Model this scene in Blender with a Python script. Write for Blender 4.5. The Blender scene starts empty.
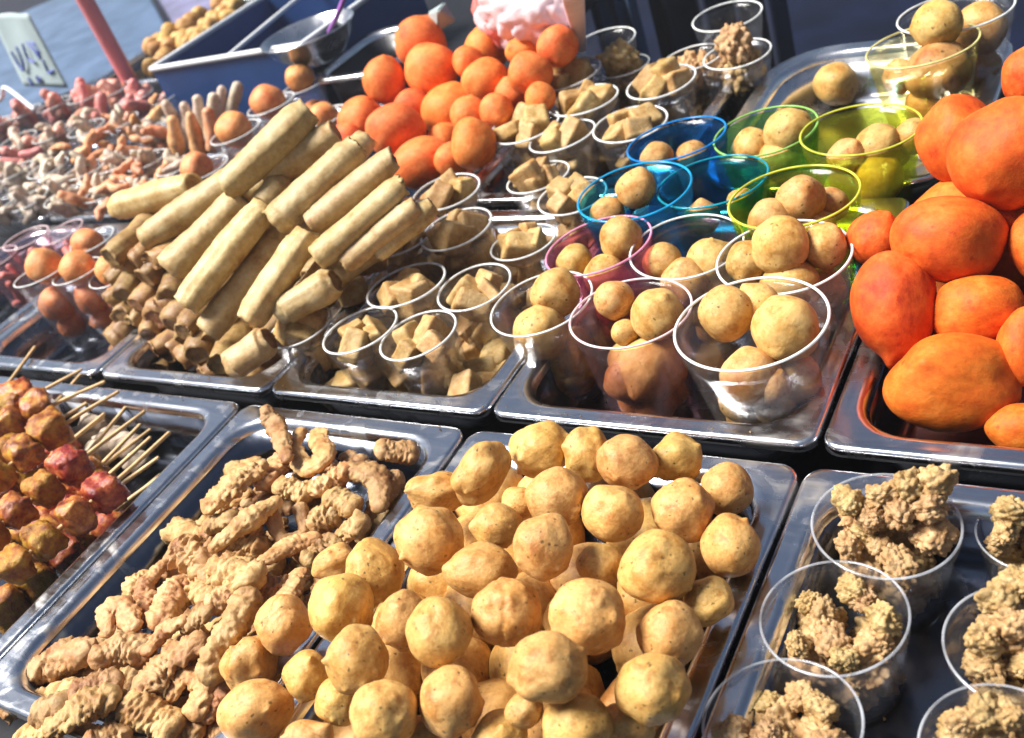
import bpy, bmesh, math, random
from mathutils import Vector, Matrix, noise

SC = bpy.context.scene
COL = SC.collection
PI = math.pi
R = math.radians
random.seed(7)

# ------------------------------------------------------------------ camera
AX = Vector((0.83487653, 0.05793242, -0.54738014))      # world x, y, z axes seen in camera axes (right, down, forward)
AY = Vector((0.45692545, -0.62772705, 0.6302205))
AZ = Vector((-0.30709512, -0.77626822, -0.55054538))
CAM = Vector((0.4872, -0.48733, 0.49075))
FPX = 1011.0
CRIGHT = Vector((AX[0], AY[0], AZ[0]))
CUP = -Vector((AX[1], AY[1], AZ[1]))
CFWD = Vector((AX[2], AY[2], AZ[2]))


def ray(px, py):
    d = Vector((px - 512, py - 369, FPX))
    return Vector((AX.dot(d), AY.dot(d), AZ.dot(d))).normalized()


def U(px, py, z):
    """the place at height z that the photograph shows there"""
    d = ray(px, py)
    return CAM + d * ((z - CAM.z) / d.z)


def UY(px, py, y):
    d = ray(px, py)
    return CAM + d * ((y - CAM.y) / d.y)


def march(px, py, fn):
    """where the sight line meets a heap whose top is fn(x, y)"""
    d = ray(px, py)
    t = 0.35
    while t < 4:
        p = CAM + d * t
        if p.z < fn(p.x, p.y):
            return p
        t += 0.003
    return p


def proj(v):
    d = v - CAM
    z = d.dot(CFWD)
    return 512 + FPX * d.dot(CRIGHT) / z, 369 - FPX * d.dot(CUP) / z


cam_d = bpy.data.cameras.new('camera')
cam = bpy.data.objects.new('camera', cam_d)
COL.objects.link(cam)
M = Matrix((CRIGHT, CUP, -CFWD)).transposed().to_4x4()
M.translation = CAM
cam.matrix_world = M
cam_d.sensor_width = 36
cam_d.lens = 36 * FPX / 1024
cam_d.clip_start = 0.02
cam_d.clip_end = 500
cam_d.dof.use_dof = True
cam_d.dof.focus_distance = 0.72
cam_d.dof.aperture_fstop = 9
SC.camera = cam

# ------------------------------------------------------------------ light
w = bpy.data.worlds.new('World')
SC.world = w
w.use_nodes = True
nt = w.node_tree
sky = nt.nodes.new('ShaderNodeTexSky')
sky.sky_type = 'NISHITA'
sky.sun_disc = False
LDIR = (Vector((-0.46, -0.20, 0.78))).normalized()       # towards the light
elev = math.asin(LDIR.z)
azim = math.atan2(LDIR.x, LDIR.y)
sky.sun_elevation = elev
sky.sun_rotation = azim
bg = nt.nodes['Background']
bg.inputs['Strength'].default_value = 0.028
nt.links.new(sky.outputs[0], bg.inputs[0])
sl = bpy.data.lights.new('sun', 'SUN')
sl.energy = 4.6
sl.angle = R(24)
sl.color = (1.0, 0.95, 0.88)
so = bpy.data.objects.new('sun', sl)
so.rotation_euler = LDIR.to_track_quat('Z', 'Y').to_euler()
COL.objects.link(so)
SC.view_settings.view_transform = 'Standard'
SC.view_settings.look = 'None'
SC.view_settings.exposure = 1.17
SC.view_settings.gamma = 1
SC.view_settings.use_curve_mapping = False
cy = SC.cycles
cy.use_denoising = True
cy.max_bounces = 10
cy.transparent_max_bounces = 40
cy.diffuse_bounces = 3
cy.glossy_bounces = 5
cy.caustics_reflective = False
cy.caustics_refractive = False


# ------------------------------------------------------------------ materials
def new_mat(name):
    m = bpy.data.materials.new(name)
    m.use_nodes = True
    t = m.node_tree
    p = t.nodes['Principled BSDF']
    return m, t, p


def ramp(t, fac, stops):
    r = t.nodes.new('ShaderNodeValToRGB')
    while len(r.color_ramp.elements) < len(stops):
        r.color_ramp.elements.new(0.5)
    for e, (pos, c) in zip(r.color_ramp.elements, stops):
        e.position = pos
        e.color = (*c, 1)
    t.links.new(fac, r.inputs[0])
    return r.outputs[0]


def mixc(t, fac, a, b, mode='MIX'):
    n = t.nodes.new('ShaderNodeMix')
    n.data_type = 'RGBA'
    n.blend_type = mode
    for i, v in ((0, fac), (6, a), (7, b)):
        if isinstance(v, (int, float)):
            n.inputs[i].default_value = v
        elif isinstance(v, tuple):
            n.inputs[i].default_value = (*v, 1)
        else:
            t.links.new(v, n.inputs[i])
    return n.outputs[2]


def food(name, stops, scale=2.2, fine=9.0, speck=None, speck_scale=5.0, speck_size=0.16, rough=0.5, bump=0.25, bump_dist=0.02, hue=0.02, val=0.22, sss=0.0, spec=0.45, pores=0.0, toast=None, toast_scale=2.4, toast_at=.56, gain=.7):
    m, t, p = new_mat(name)
    L = t.links.new
    tc = t.nodes.new('ShaderNodeTexCoord')
    oi = t.nodes.new('ShaderNodeObjectInfo')
    off = t.nodes.new('ShaderNodeVectorMath')
    off.operation = 'MULTIPLY_ADD'
    off.inputs[1].default_value = (37, 53, 71)
    L(oi.outputs['Random'], off.inputs[0])
    L(tc.outputs['Object'], off.inputs[2])
    n1 = t.nodes.new('ShaderNodeTexNoise')
    n1.inputs['Scale'].default_value = scale
    n1.inputs['Detail'].default_value = 6
    n1.inputs['Roughness'].default_value = 0.62
    L(off.outputs[0], n1.inputs['Vector'])
    c = ramp(t, n1.outputs['Fac'], stops)
    n2 = t.nodes.new('ShaderNodeTexNoise')
    n2.inputs['Scale'].default_value = fine
    n2.inputs['Detail'].default_value = 5
    n2.inputs['Roughness'].default_value = 0.7
    L(off.outputs[0], n2.inputs['Vector'])
    c2 = ramp(t, n2.outputs['Fac'], [(0.33, (0.72, 0.66, 0.58)), (0.58, (1, 1, 1)), (0.8, (1.12, 1.1, 1.05))])
    c = mixc(t, 0.75, c, c2, 'MULTIPLY')
    if toast:
        n3 = t.nodes.new('ShaderNodeTexNoise')
        n3.inputs['Scale'].default_value = toast_scale
        n3.inputs['Detail'].default_value = 9
        n3.inputs['Roughness'].default_value = 0.68
        n3.inputs['Distortion'].default_value = 0.5
        o3 = t.nodes.new('ShaderNodeVectorMath')
        o3.inputs[1].default_value = (11, 5, 3)
        L(off.outputs[0], o3.inputs[0])
        L(o3.outputs[0], n3.inputs['Vector'])
        m3 = t.nodes.new('ShaderNodeMapRange')
        m3.inputs[1].default_value = toast_at
        m3.inputs[2].default_value = toast_at + .16
        m3.inputs[4].default_value = .75
        L(n3.outputs['Fac'], m3.inputs[0])
        c = mixc(t, m3.outputs[0], c, toast)
    if speck:
        v = t.nodes.new('ShaderNodeTexVoronoi')
        v.inputs['Scale'].default_value = speck_scale
        dis = t.nodes.new('ShaderNodeVectorMath')
        dis.operation = 'MULTIPLY_ADD'
        dis.inputs[1].default_value = (0.25, 0.25, 0.25)
        L(n2.outputs['Color'], dis.inputs[0])
        L(off.outputs[0], dis.inputs[2])
        L(dis.outputs[0], v.inputs['Vector'])
        lt = t.nodes.new('ShaderNodeMapRange')
        lt.inputs[1].default_value = speck_size
        lt.inputs[2].default_value = speck_size * 0.55
        L(v.outputs['Distance'], lt.inputs[0])
        pick = t.nodes.new('ShaderNodeSeparateColor')
        L(v.outputs['Color'], pick.inputs[0])
        gt = t.nodes.new('ShaderNodeMath')
        gt.operation = 'GREATER_THAN'
        gt.inputs[1].default_value = 0.72
        L(pick.outputs[0], gt.inputs[0])
        mu = t.nodes.new('ShaderNodeMath')
        mu.operation = 'MULTIPLY'
        L(lt.outputs[0], mu.inputs[0])
        L(gt.outputs[0], mu.inputs[1])
        mu2 = t.nodes.new('ShaderNodeMath')
        mu2.operation = 'MULTIPLY'
        mu2.inputs[1].default_value = 0.8
        L(mu.outputs[0], mu2.inputs[0])
        c = mixc(t, mu2.outputs[0], c, speck)
    hs = t.nodes.new('ShaderNodeHueSaturation')
    a = t.nodes.new('ShaderNodeMapRange')
    a.inputs[3].default_value = 0.5 - hue
    a.inputs[4].default_value = 0.5 + hue
    L(oi.outputs['Random'], a.inputs[0])
    L(a.outputs[0], hs.inputs['Hue'])
    fr = t.nodes.new('ShaderNodeMath')
    fr.operation = 'MULTIPLY'
    fr.inputs[1].default_value = 17.3
    L(oi.outputs['Random'], fr.inputs[0])
    fr2 = t.nodes.new('ShaderNodeMath')
    fr2.operation = 'FRACT'
    L(fr.outputs[0], fr2.inputs[0])
    b = t.nodes.new('ShaderNodeMapRange')
    b.inputs[3].default_value = (1 - val) * gain
    b.inputs[4].default_value = (1 + val * 0.6) * gain
    L(fr2.outputs[0], b.inputs[0])
    L(b.outputs[0], hs.inputs['Value'])
    L(c, hs.inputs['Color'])
    L(hs.outputs[0], p.inputs['Base Color'])
    p.inputs['Specular IOR Level'].default_value = spec
    rr = t.nodes.new('ShaderNodeMapRange')
    rr.inputs[3].default_value = rough - 0.14
    rr.inputs[4].default_value = rough + 0.18
    L(n2.outputs['Fac'], rr.inputs[0])
    L(rr.outputs[0], p.inputs['Roughness'])
    h = n2.outputs['Fac']
    if pores:
        pv = t.nodes.new('ShaderNodeTexVoronoi')
        pv.inputs['Scale'].default_value = fine * 1.3
        L(off.outputs[0], pv.inputs['Vector'])
        ad = t.nodes.new('ShaderNodeMath')
        ad.operation = 'MULTIPLY_ADD'
        ad.inputs[1].default_value = pores
        L(pv.outputs['Distance'], ad.inputs[0])
        L(n2.outputs['Fac'], ad.inputs[2])
        h = ad.outputs[0]
    bp = t.nodes.new('ShaderNodeBump')
    bp.inputs['Strength'].default_value = bump
    bp.inputs['Distance'].default_value = bump_dist
    L(h, bp.inputs['Height'])
    L(bp.outputs[0], p.inputs['Normal'])
    if sss:
        p.inputs['Subsurface Weight'].default_value = sss
        p.inputs['Subsurface Radius'].default_value = (1.0, 0.45, 0.15)
        p.inputs['Subsurface Scale'].default_value = 0.006
    return m


MAT = {}
MAT['fritter'] = food('golden_fritter', [(0.24, (0.5, 0.18, 0.03)), (0.36, (0.76, 0.385, 0.095)), (0.48, (0.88, 0.51, 0.16)), (0.7, (0.94, 0.61, 0.225))],
                      scale=0.9, fine=7, speck=(0.1, 0.07, 0.02), speck_scale=4.2, speck_size=0.24, bump=0.4, bump_dist=0.0016, hue=0.009, val=0.14, rough=0.45, spec=.4, sss=0.08, gain=.76, toast=(0.47, 0.17, 0.03), toast_at=.51, toast_scale=1.9, pores=0.12)
MAT['cup_ball'] = food('cup_fritter', [(0.26, (0.48, 0.18, 0.035)), (0.4, (0.71, 0.37, 0.1)), (0.52, (0.84, 0.51, 0.18)), (0.75, (0.9, 0.6, 0.25))],
                       scale=1.3, fine=5, speck=(0.07, 0.04, 0.015), speck_scale=4.0, speck_size=0.24, bump=0.4, bump_dist=0.0016, hue=0.012, val=0.16, rough=0.52, spec=.3, sss=0.08, gain=.76, toast=(0.42, 0.15, 0.03), toast_at=.54, pores=0.12)
MAT['orange'] = food('orange_fritter', [(0.28, (0.5, 0.06, 0.006)), (0.4, (0.74, 0.12, 0.011)), (0.54, (0.84, 0.175, 0.017)), (0.74, (0.91, 0.28, 0.05))],
                     scale=1.4, fine=6, bump=0.3, bump_dist=0.0018, hue=0.008, val=0.12, rough=0.6, spec=.3, gain=.84, pores=0.1, toast=(0.62, 0.09, 0.008), toast_at=.6, speck=(0.5, 0.06, 0.006), speck_scale=2.6, speck_size=0.2)
MAT['pale_orange'] = food('haze_paled_orange_fritter', [(0.3, (0.66, 0.11, 0.02)), (0.46, (0.86, 0.205, 0.045)), (0.7, (0.93, 0.33, 0.095))],
                          scale=1.3, fine=7, bump=0.3, bump_dist=0.0018, hue=0.01, val=0.1, rough=0.62, spec=.3, gain=.95, pores=0.15)  # orange paled so the haze over the far heap is in the colour
MAT['salmon'] = food('salmon_fritter', [(0.3, (0.8, 0.2, 0.06)), (0.5, (0.92, 0.33, 0.11)), (0.72, (0.95, 0.46, 0.2))], scale=1.3, fine=6, bump=0.6, bump_dist=0.002, hue=0.01, val=0.1, rough=0.5, gain=.95)  # gain raised to paint in the overexposed light at far left
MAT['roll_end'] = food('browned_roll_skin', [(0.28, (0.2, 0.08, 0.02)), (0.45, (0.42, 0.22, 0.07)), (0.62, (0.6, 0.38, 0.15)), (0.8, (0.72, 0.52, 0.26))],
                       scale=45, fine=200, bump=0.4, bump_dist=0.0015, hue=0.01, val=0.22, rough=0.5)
MAT['roll'] = food('spring_roll_skin', [(0.27, (0.46, 0.22, 0.065)), (0.4, (0.72, 0.47, 0.19)), (0.55, (0.87, 0.64, 0.31)), (0.8, (0.93, 0.76, 0.45))],
                   scale=44, fine=210, bump=0.4, bump_dist=0.0016, hue=0.008, val=0.16, rough=0.5)
MAT['filling'] = food('roll_filling', [(0.3, (0.22, 0.09, 0.03)), (0.55, (0.46, 0.25, 0.09)), (0.8, (0.66, 0.44, 0.22))], scale=140, fine=400, bump=0.6, bump_dist=0.002)
MAT['tofu'] = food('fried_tofu', [(0.3, (0.56, 0.29, 0.085)), (0.46, (0.75, 0.46, 0.165)), (0.6, (0.86, 0.6, 0.27)), (0.8, (0.91, 0.7, 0.38))],
                   scale=1.4, fine=6, bump=0.6, bump_dist=0.0015, toast=(0.5, 0.26, 0.07), toast_scale=1.6, toast_at=.5, hue=0.008, val=0.16, rough=0.55, pores=0.15)
MAT['chicken'] = food('fried_chicken', [(0.27, (0.3, 0.115, 0.045)), (0.41, (0.54, 0.27, 0.105)), (0.54, (0.74, 0.45, 0.2)), (0.74, (0.86, 0.6, 0.33))],
                      scale=40, fine=240, bump=0.6, bump_dist=0.002, hue=0.01, val=0.3, rough=0.48, spec=.35, gain=.84)
MAT['popcorn'] = food('popcorn_chicken', [(0.25, (0.38, 0.19, 0.07)), (0.42, (0.63, 0.38, 0.15)), (0.58, (0.82, 0.56, 0.27)), (0.8, (0.91, 0.7, 0.4))],
                      scale=1.5, fine=5, bump=0.7, bump_dist=0.002, hue=0.012, val=0.16, rough=0.5, pores=0.3)
MAT['meat_red'] = food('glazed_meat', [(0.32, (0.1, 0.014, 0.008)), (0.45, (0.3, 0.055, 0.02)), (0.57, (0.52, 0.17, 0.035)), (0.7, (0.72, 0.38, 0.08))],
                       scale=1.8, fine=5, bump=0.6, bump_dist=0.002, hue=0.02, val=0.2, rough=0.28, spec=0.55, gain=1.08)
MAT['meat_yellow'] = food('glazed_chicken', [(0.32, (0.22, 0.05, 0.01)), (0.44, (0.5, 0.18, 0.02)), (0.56, (0.76, 0.4, 0.04)), (0.72, (0.85, 0.58, 0.12))],
                          scale=1.5, fine=5, bump=0.7, bump_dist=0.0025, hue=0.012, val=0.16, rough=0.4, spec=0.4)
MAT['sausage'] = food('pink_sausage', [(0.3, (0.72, 0.2, 0.15)), (0.5, (0.86, 0.36, 0.29)), (0.75, (0.92, 0.55, 0.46))], scale=45, fine=160, bump=0.4, bump_dist=0.002, hue=0.02, val=0.18, rough=0.4, gain=.95)  # brightened colour stands in for overexposure in the far corner
MAT['purple_food'] = food('purple_sausage', [(0.3, (0.22, 0.03, 0.07)), (0.5, (0.4, 0.08, 0.14)), (0.75, (0.6, 0.25, 0.3))], scale=45, fine=160, bump=0.4, bump_dist=0.002, hue=0.02, val=0.18, rough=0.4)
MAT['feet'] = food('pale_fried_strip', [(0.25, (0.62, 0.45, 0.31)), (0.5, (0.84, 0.69, 0.54)), (0.75, (0.92, 0.83, 0.72))], scale=45, fine=180, bump=0.6, bump_dist=0.002, hue=0.015, val=0.22, rough=0.5, gain=.82)  # strip colour lightened to paint in the glare over the far cups
MAT['rosy'] = food('rosy_fried_strip', [(0.25, (0.7, 0.24, 0.09)), (0.5, (0.88, 0.42, 0.2)), (0.75, (0.93, 0.6, 0.4))], scale=45, fine=180, bump=0.6, bump_dist=0.002, hue=0.015, val=0.2, rough=0.5, gain=.95)  # overexposed far-left light is put into this raised gain


def simple(name, col, rough=0.5, metal=0.0, noise_amt=0.25, scale=8.0, bump=0.0, spec=0.5):
    m, t, p = new_mat(name)
    tc = t.nodes.new('ShaderNodeTexCoord')
    n = t.nodes.new('ShaderNodeTexNoise')
    n.inputs['Scale'].default_value = scale
    n.inputs['Detail'].default_value = 6
    t.links.new(tc.outputs['Object'], n.inputs['Vector'])
    a = tuple(x * (1 - noise_amt) for x in col)
    b = tuple(min(1, x * (1 + noise_amt)) for x in col)
    c = ramp(t, n.outputs['Fac'], [(0.3, a), (0.7, b)])
    t.links.new(c, p.inputs['Base Color'])
    p.inputs['Metallic'].default_value = metal
    p.inputs['Specular IOR Level'].default_value = spec
    mr = t.nodes.new('ShaderNodeMapRange')
    mr.inputs[1].default_value = 0.3
    mr.inputs[2].default_value = 0.7
    mr.inputs[3].default_value = max(0.03, rough - 0.1)
    mr.inputs[4].default_value = rough + 0.1
    t.links.new(n.outputs['Fac'], mr.inputs[0])
    t.links.new(mr.outputs[0], p.inputs['Roughness'])
    if bump:
        b_ = t.nodes.new('ShaderNodeBump')
        b_.inputs['Strength'].default_value = bump
        b_.inputs['Distance'].default_value = 0.004
        t.links.new(n.outputs['Fac'], b_.inputs['Height'])
        t.links.new(b_.outputs[0], p.inputs['Normal'])
    return m


def steel(name, col, rough, smear):
    m = simple(name, col, rough=rough, metal=1.0, noise_amt=.15, scale=14, bump=.06)
    t = m.node_tree
    p = t.nodes['Principled BSDF']
    tc = t.nodes.new('ShaderNodeTexCoord')
    mp = t.nodes.new('ShaderNodeMapping')
    mp.inputs['Scale'].default_value = (9, 160, 60)
    mp.inputs['Rotation'].default_value = (0, 0, .5)
    n1 = t.nodes.new('ShaderNodeTexNoise')
    n1.inputs['Scale'].default_value = 1.5
    n1.inputs['Detail'].default_value = 4
    t.links.new(tc.outputs['Object'], mp.inputs['Vector'])
    t.links.new(mp.outputs[0], n1.inputs['Vector'])
    n2 = t.nodes.new('ShaderNodeTexNoise')
    n2.inputs['Scale'].default_value = 22
    n2.inputs['Detail'].default_value = 8
    n2.inputs['Distortion'].default_value = 1.2
    t.links.new(tc.outputs['Object'], n2.inputs['Vector'])
    a = t.nodes.new('ShaderNodeMapRange')
    a.inputs[1].default_value, a.inputs[2].default_value = .52, .72
    a.inputs[3].default_value, a.inputs[4].default_value = rough - .08, rough + smear
    t.links.new(n2.outputs['Fac'], a.inputs[0])
    b = t.nodes.new('ShaderNodeMath')
    b.operation = 'MULTIPLY_ADD'
    b.inputs[1].default_value = .22
    t.links.new(n1.outputs['Fac'], b.inputs[0])
    t.links.new(a.outputs[0], b.inputs[2])
    c = t.nodes.new('ShaderNodeMath')
    c.operation = 'SUBTRACT'
    c.inputs[1].default_value = .08
    t.links.new(b.outputs[0], c.inputs[0])
    t.links.new(c.outputs[0], p.inputs['Roughness'])
    old = p.inputs['Base Color'].links[0].from_socket
    g = t.nodes.new('ShaderNodeMapRange')
    g.inputs[1].default_value, g.inputs[2].default_value = .58, .7
    g.inputs[3].default_value, g.inputs[4].default_value = 0, .55
    t.links.new(n2.outputs['Fac'], g.inputs[0])
    t.links.new(mixc(t, g.outputs[0], old, tuple(x * f for x, f in zip(col, (.6, .5, .38)))), p.inputs['Base Color'])
    return m


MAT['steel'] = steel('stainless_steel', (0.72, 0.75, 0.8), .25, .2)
MAT['steel_in'] = steel('smeared_steel_dimmed', (0.16, 0.18, 0.225), .25, .25)  # same steel darkened: the basins' dark reflections are put into the colour
MAT['bright_steel'] = simple('bright_steel', (0.85, 0.87, 0.9), rough=0.25, metal=1.0, noise_amt=0.08, scale=20)
MAT['stick'] = simple('bamboo', (0.66, 0.45, 0.22), rough=0.6, noise_amt=0.25, scale=90)
MAT['counter'] = simple('black_counter', (0.014, 0.015, 0.02), rough=0.5, spec=0.2, noise_amt=0.4, scale=6)
MAT['ground'] = simple('night_asphalt', (0.003, 0.006, 0.02), rough=0.9, spec=0.05, noise_amt=0.4, scale=5, bump=0.3)
MAT['blue_plastic'] = simple('blue_plastic', (0.022, 0.07, 0.23), rough=0.42, noise_amt=0.15, scale=12)
MAT['white_plastic'] = simple('white_plastic', (0.75, 0.78, 0.82), rough=0.4, noise_amt=0.06, scale=20)
MAT['black_plastic'] = simple('black_plastic', (0.03, 0.033, 0.045), rough=0.35, noise_amt=0.3, scale=12)
MAT['pink_paint'] = simple('pink_paint', (0.72, 0.22, 0.24), rough=0.45, noise_amt=0.12, scale=18)
MAT['slate_blue'] = simple('slate_blue_plastic', (0.075, 0.13, 0.23), rough=0.5, noise_amt=0.2, scale=7)
MAT['mauve'] = simple('mauve_cloth', (0.15, 0.15, 0.27), rough=0.8, noise_amt=0.35, scale=6)
MAT['navy_cloth'] = simple('navy_cloth', (0.01, 0.017, 0.05), rough=0.85, noise_amt=0.35, scale=9)
MAT['grey_blue_cloth'] = simple('grey_blue_cloth', (0.05, 0.1, 0.19), rough=0.85, noise_amt=0.25, scale=9)
MAT['card'] = simple('pale_card', (0.38, 0.47, 0.48), rough=0.5, noise_amt=0.1, scale=9)
MAT['card_dark'] = simple('grey_green_sheet', (0.27, 0.33, 0.32), rough=0.5, noise_amt=0.2, scale=7)
MAT['ink'] = simple('blue_ink', (0.08, 0.12, 0.42), rough=0.5, noise_amt=0.2, scale=30)
MAT['purple'] = simple('purple_plastic', (0.3, 0.1, 0.42), rough=0.4, noise_amt=0.15, scale=30)
MAT['bag'] = simple('pink_bag', (0.82, 0.6, 0.64), rough=0.4, noise_amt=0.3, scale=16)
MAT['bag_red'] = simple('red_bag', (0.74, 0.2, 0.18), rough=0.4, noise_amt=0.25, scale=16)


def clear(name, tint, haze=0.05, gloss=1.0, white=(0.9, 0.92, 0.95)):
    m = bpy.data.materials.new(name)
    m.use_nodes = True
    t = m.node_tree
    t.nodes.remove(t.nodes['Principled BSDF'])
    out = t.nodes['Material Output']
    L = t.links.new
    tr = t.nodes.new('ShaderNodeBsdfTransparent')
    tr.inputs[0].default_value = (*tint, 1)
    df = t.nodes.new('ShaderNodeBsdfDiffuse')
    df.inputs[0].default_value = (*white, 1)
    tl = t.nodes.new('ShaderNodeBsdfTranslucent')
    tl.inputs[0].default_value = (*white, 1)
    dm = t.nodes.new('ShaderNodeMixShader')
    dm.inputs[0].default_value = 0.5 if haze < .2 else .2
    L(df.outputs[0], dm.inputs[1])
    L(tl.outputs[0], dm.inputs[2])
    m1 = t.nodes.new('ShaderNodeMixShader')
    tc = t.nodes.new('ShaderNodeTexCoord')
    nz = t.nodes.new('ShaderNodeTexNoise')
    nz.inputs['Scale'].default_value = 3
    nz.inputs['Detail'].default_value = 5
    L(tc.outputs['Object'], nz.inputs['Vector'])
    mr = t.nodes.new('ShaderNodeMapRange')
    mr.inputs[1].default_value = 0.3
    mr.inputs[2].default_value = 0.7
    mr.inputs[3].default_value = haze * 0.5
    mr.inputs[4].default_value = haze * 1.5
    L(nz.outputs['Fac'], mr.inputs[0])
    L(mr.outputs[0], m1.inputs[0])
    L(tr.outputs[0], m1.inputs[1])
    L(dm.outputs[0], m1.inputs[2])
    gl = t.nodes.new('ShaderNodeBsdfGlossy')
    gl.inputs['Roughness'].default_value = 0.12
    cb = t.nodes.new('ShaderNodeBump')
    cb.inputs['Strength'].default_value = 0.05
    cb.inputs['Distance'].default_value = 0.05
    L(nz.outputs['Fac'], cb.inputs['Height'])
    L(cb.outputs[0], gl.inputs['Normal'])
    fr = t.nodes.new('ShaderNodeLayerWeight')
    fr.inputs[0].default_value = 0.35
    ml = t.nodes.new('ShaderNodeMath')
    ml.operation = 'MULTIPLY_ADD'
    ml.inputs[1].default_value = 0.2 * gloss
    ml.inputs[2].default_value = 0.01
    L(fr.outputs['Fresnel'], ml.inputs[0])
    m2 = t.nodes.new('ShaderNodeMixShader')
    L(ml.outputs[0], m2.inputs[0])
    L(m1.outputs[0], m2.inputs[1])
    L(gl.outputs[0], m2.inputs[2])
    L(m2.outputs[0], out.inputs[0])
    return m


CUPMAT = {}
for nm, tint, wh in (('clear', (0.975, 0.975, 0.985), (0.85, 0.88, 0.92)), ('thin', (0.965, 0.965, 0.98), (0.75, 0.8, 0.88)), ('pinkish', (0.97, 0.86, 0.88), (0.9, 0.7, 0.74)), ('pink', (0.94, 0.55, 0.7), (0.85, 0.35, 0.55)),
                     ('blue', (0.22, 0.6, 0.9), (0.015, 0.26, 0.72)), ('teal', (0.3, 0.76, 0.9), (0.02, 0.36, 0.7)), ('aqua', (0.2, 0.7, 0.74), (0.01, 0.3, 0.42)), ('green', (0.58, 0.85, 0.48), (0.3, 0.6, 0.15)),
                     ('yellow', (0.84, 0.9, 0.3), (0.62, 0.65, 0.08)), ('amber', (0.96, 0.93, 0.72), (0.75, 0.7, 0.3))):
    CUPMAT[nm] = (clear(nm + '_cup_plastic', tint, haze=(0.036 if nm == 'thin' else 0.022) if nm in ('clear', 'thin', 'amber', 'pinkish') else 0.09, white=wh, gloss=1.3), clear(nm + '_cup_rim', tuple(x ** 0.5 for x in tint), haze=0.3 if nm == 'thin' else 0.85, gloss=2.5, white=tuple(min(.97, x * 1.1) for x in wh)))


# ------------------------------------------------------------------ mesh helpers
def link(name, me, mat, parent=None, smooth=True):
    if mat is not None:
        idx = [p.material_index for p in me.polygons] if name == 'spring_roll' else None
        me.materials.clear()
        me.materials.append(mat)
        if idx:
            me.materials.append(MAT['filling'])
            me.polygons.foreach_set('material_index', idx)
    if smooth:
        me.polygons.foreach_set('use_smooth', [True] * len(me.polygons))
    o = bpy.data.objects.new(name, me)
    COL.objects.link(o)
    if parent is not None:
        o.parent = parent
    return o


def tag(o, label=None, cat=None, group=None, kind=None):
    if label:
        o['label'] = label
    if cat:
        o['category'] = cat
    if group:
        o['group'] = group
    if kind:
        o['kind'] = kind
    return o


def empty(name, loc=(0, 0, 0)):
    o = bpy.data.objects.new(name, None)
    o.location = loc
    o.empty_display_size = 0.02
    COL.objects.link(o)
    return o


def mesh(name, vs, fs):
    me = bpy.data.meshes.new(name)
    me.from_pydata([tuple(v) for v in vs], [], fs)
    me.update()
    return me


ICO = {}


def ico(sub):
    if sub not in ICO:
        bm = bmesh.new()
        bmesh.ops.create_icosphere(bm, subdivisions=sub, radius=1)
        bm.verts.ensure_lookup_table()
        ICO[sub] = ([v.co.copy() for v in bm.verts], [tuple(v.index for v in f.verts) for f in bm.faces])
        bm.free()
    return ICO[sub]


def N(p, s):
    return noise.noise(p * s)


def blob(name, seed, lump=0.1, freq=1.3, fine=0.02, fine_f=5.0, nubs=(), cell=0.0, cell_f=3.0, sub=4, squash=(1, 1, 1), creases=0):
    rs = random.Random(seed)
    vs, fs = ico(sub)
    off = Vector((rs.uniform(-50, 50), rs.uniform(-50, 50), rs.uniform(-50, 50)))
    cr = []
    for _ in range(creases):
        n = Vector((rs.gauss(0, 1), rs.gauss(0, 1), rs.gauss(0, 1))).normalized()
        cr.append((n, rs.uniform(0.1, 0.7), rs.uniform(0.02, 0.045)))
    out = []
    for v in vs:
        r = 1 + lump * N(v + off, freq) * 1.6 + fine * N(v + off, fine_f) + fine * 0.6 * N(v + off, fine_f * 2.3)
        if cell:
            d = noise.voronoi((v + off) * cell_f)[0]
            r += cell * (0.55 - d[0]) * 1.2
        for n, dd, wd in cr:
            x = v.dot(n) - dd + 0.15 * N(v + off, 2.0)
            r -= wd * math.exp(-(x / 0.07) ** 2)
        p = Vector((v.x * squash[0], v.y * squash[1], v.z * squash[2])) * r
        for (d, h, wd) in nubs:
            a = v.angle(d)
            g = math.exp(-(a / wd) ** 2)
            p = p + d * (h * g)
        out.append(p)
    return mesh(name, out, fs)


def cubeblob(name, seed, dims=(1, 1, 1), lump=0.05, rd=.22, fine=.02):
    """a cut block with softly rounded, slightly puffed sides"""
    rs = random.Random(seed)
    off = Vector((rs.uniform(-50, 50), rs.uniform(-50, 50), rs.uniform(-50, 50)))
    bm = bmesh.new()
    bmesh.ops.create_cube(bm, size=1.7)
    bmesh.ops.subdivide_edges(bm, edges=bm.edges[:], cuts=9, use_grid_fill=True)
    sk = [rs.uniform(-.18, .18) for _ in range(4)]
    for v in bm.verts:
        p = v.co.copy()
        b = .85
        q = Vector([max(-b + rd, min(b - rd, x)) for x in p])
        d = p - q
        if d.length > 1e-6:
            p = q + d.normalized() * rd
        puff = 1 + .05 * (1 - (p.x / b) ** 2) * (1 - (p.y / b) ** 2)
        p = Vector((p.x * dims[0] * (1 + sk[0] * p.z), p.y * dims[1] * (1 + sk[1] * p.x), p.z * dims[2] * puff * (1 + sk[2] * p.y)))
        v.co = p * (1 + lump * 1.4 * N(p + off, 1.6) + fine * N(p + off, 5) + fine * .6 * N(p + off, 11))
    bmesh.ops.recalc_face_normals(bm, faces=bm.faces)
    me = bpy.data.meshes.new(name)
    bm.to_mesh(me)
    bm.free()
    return me


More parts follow.
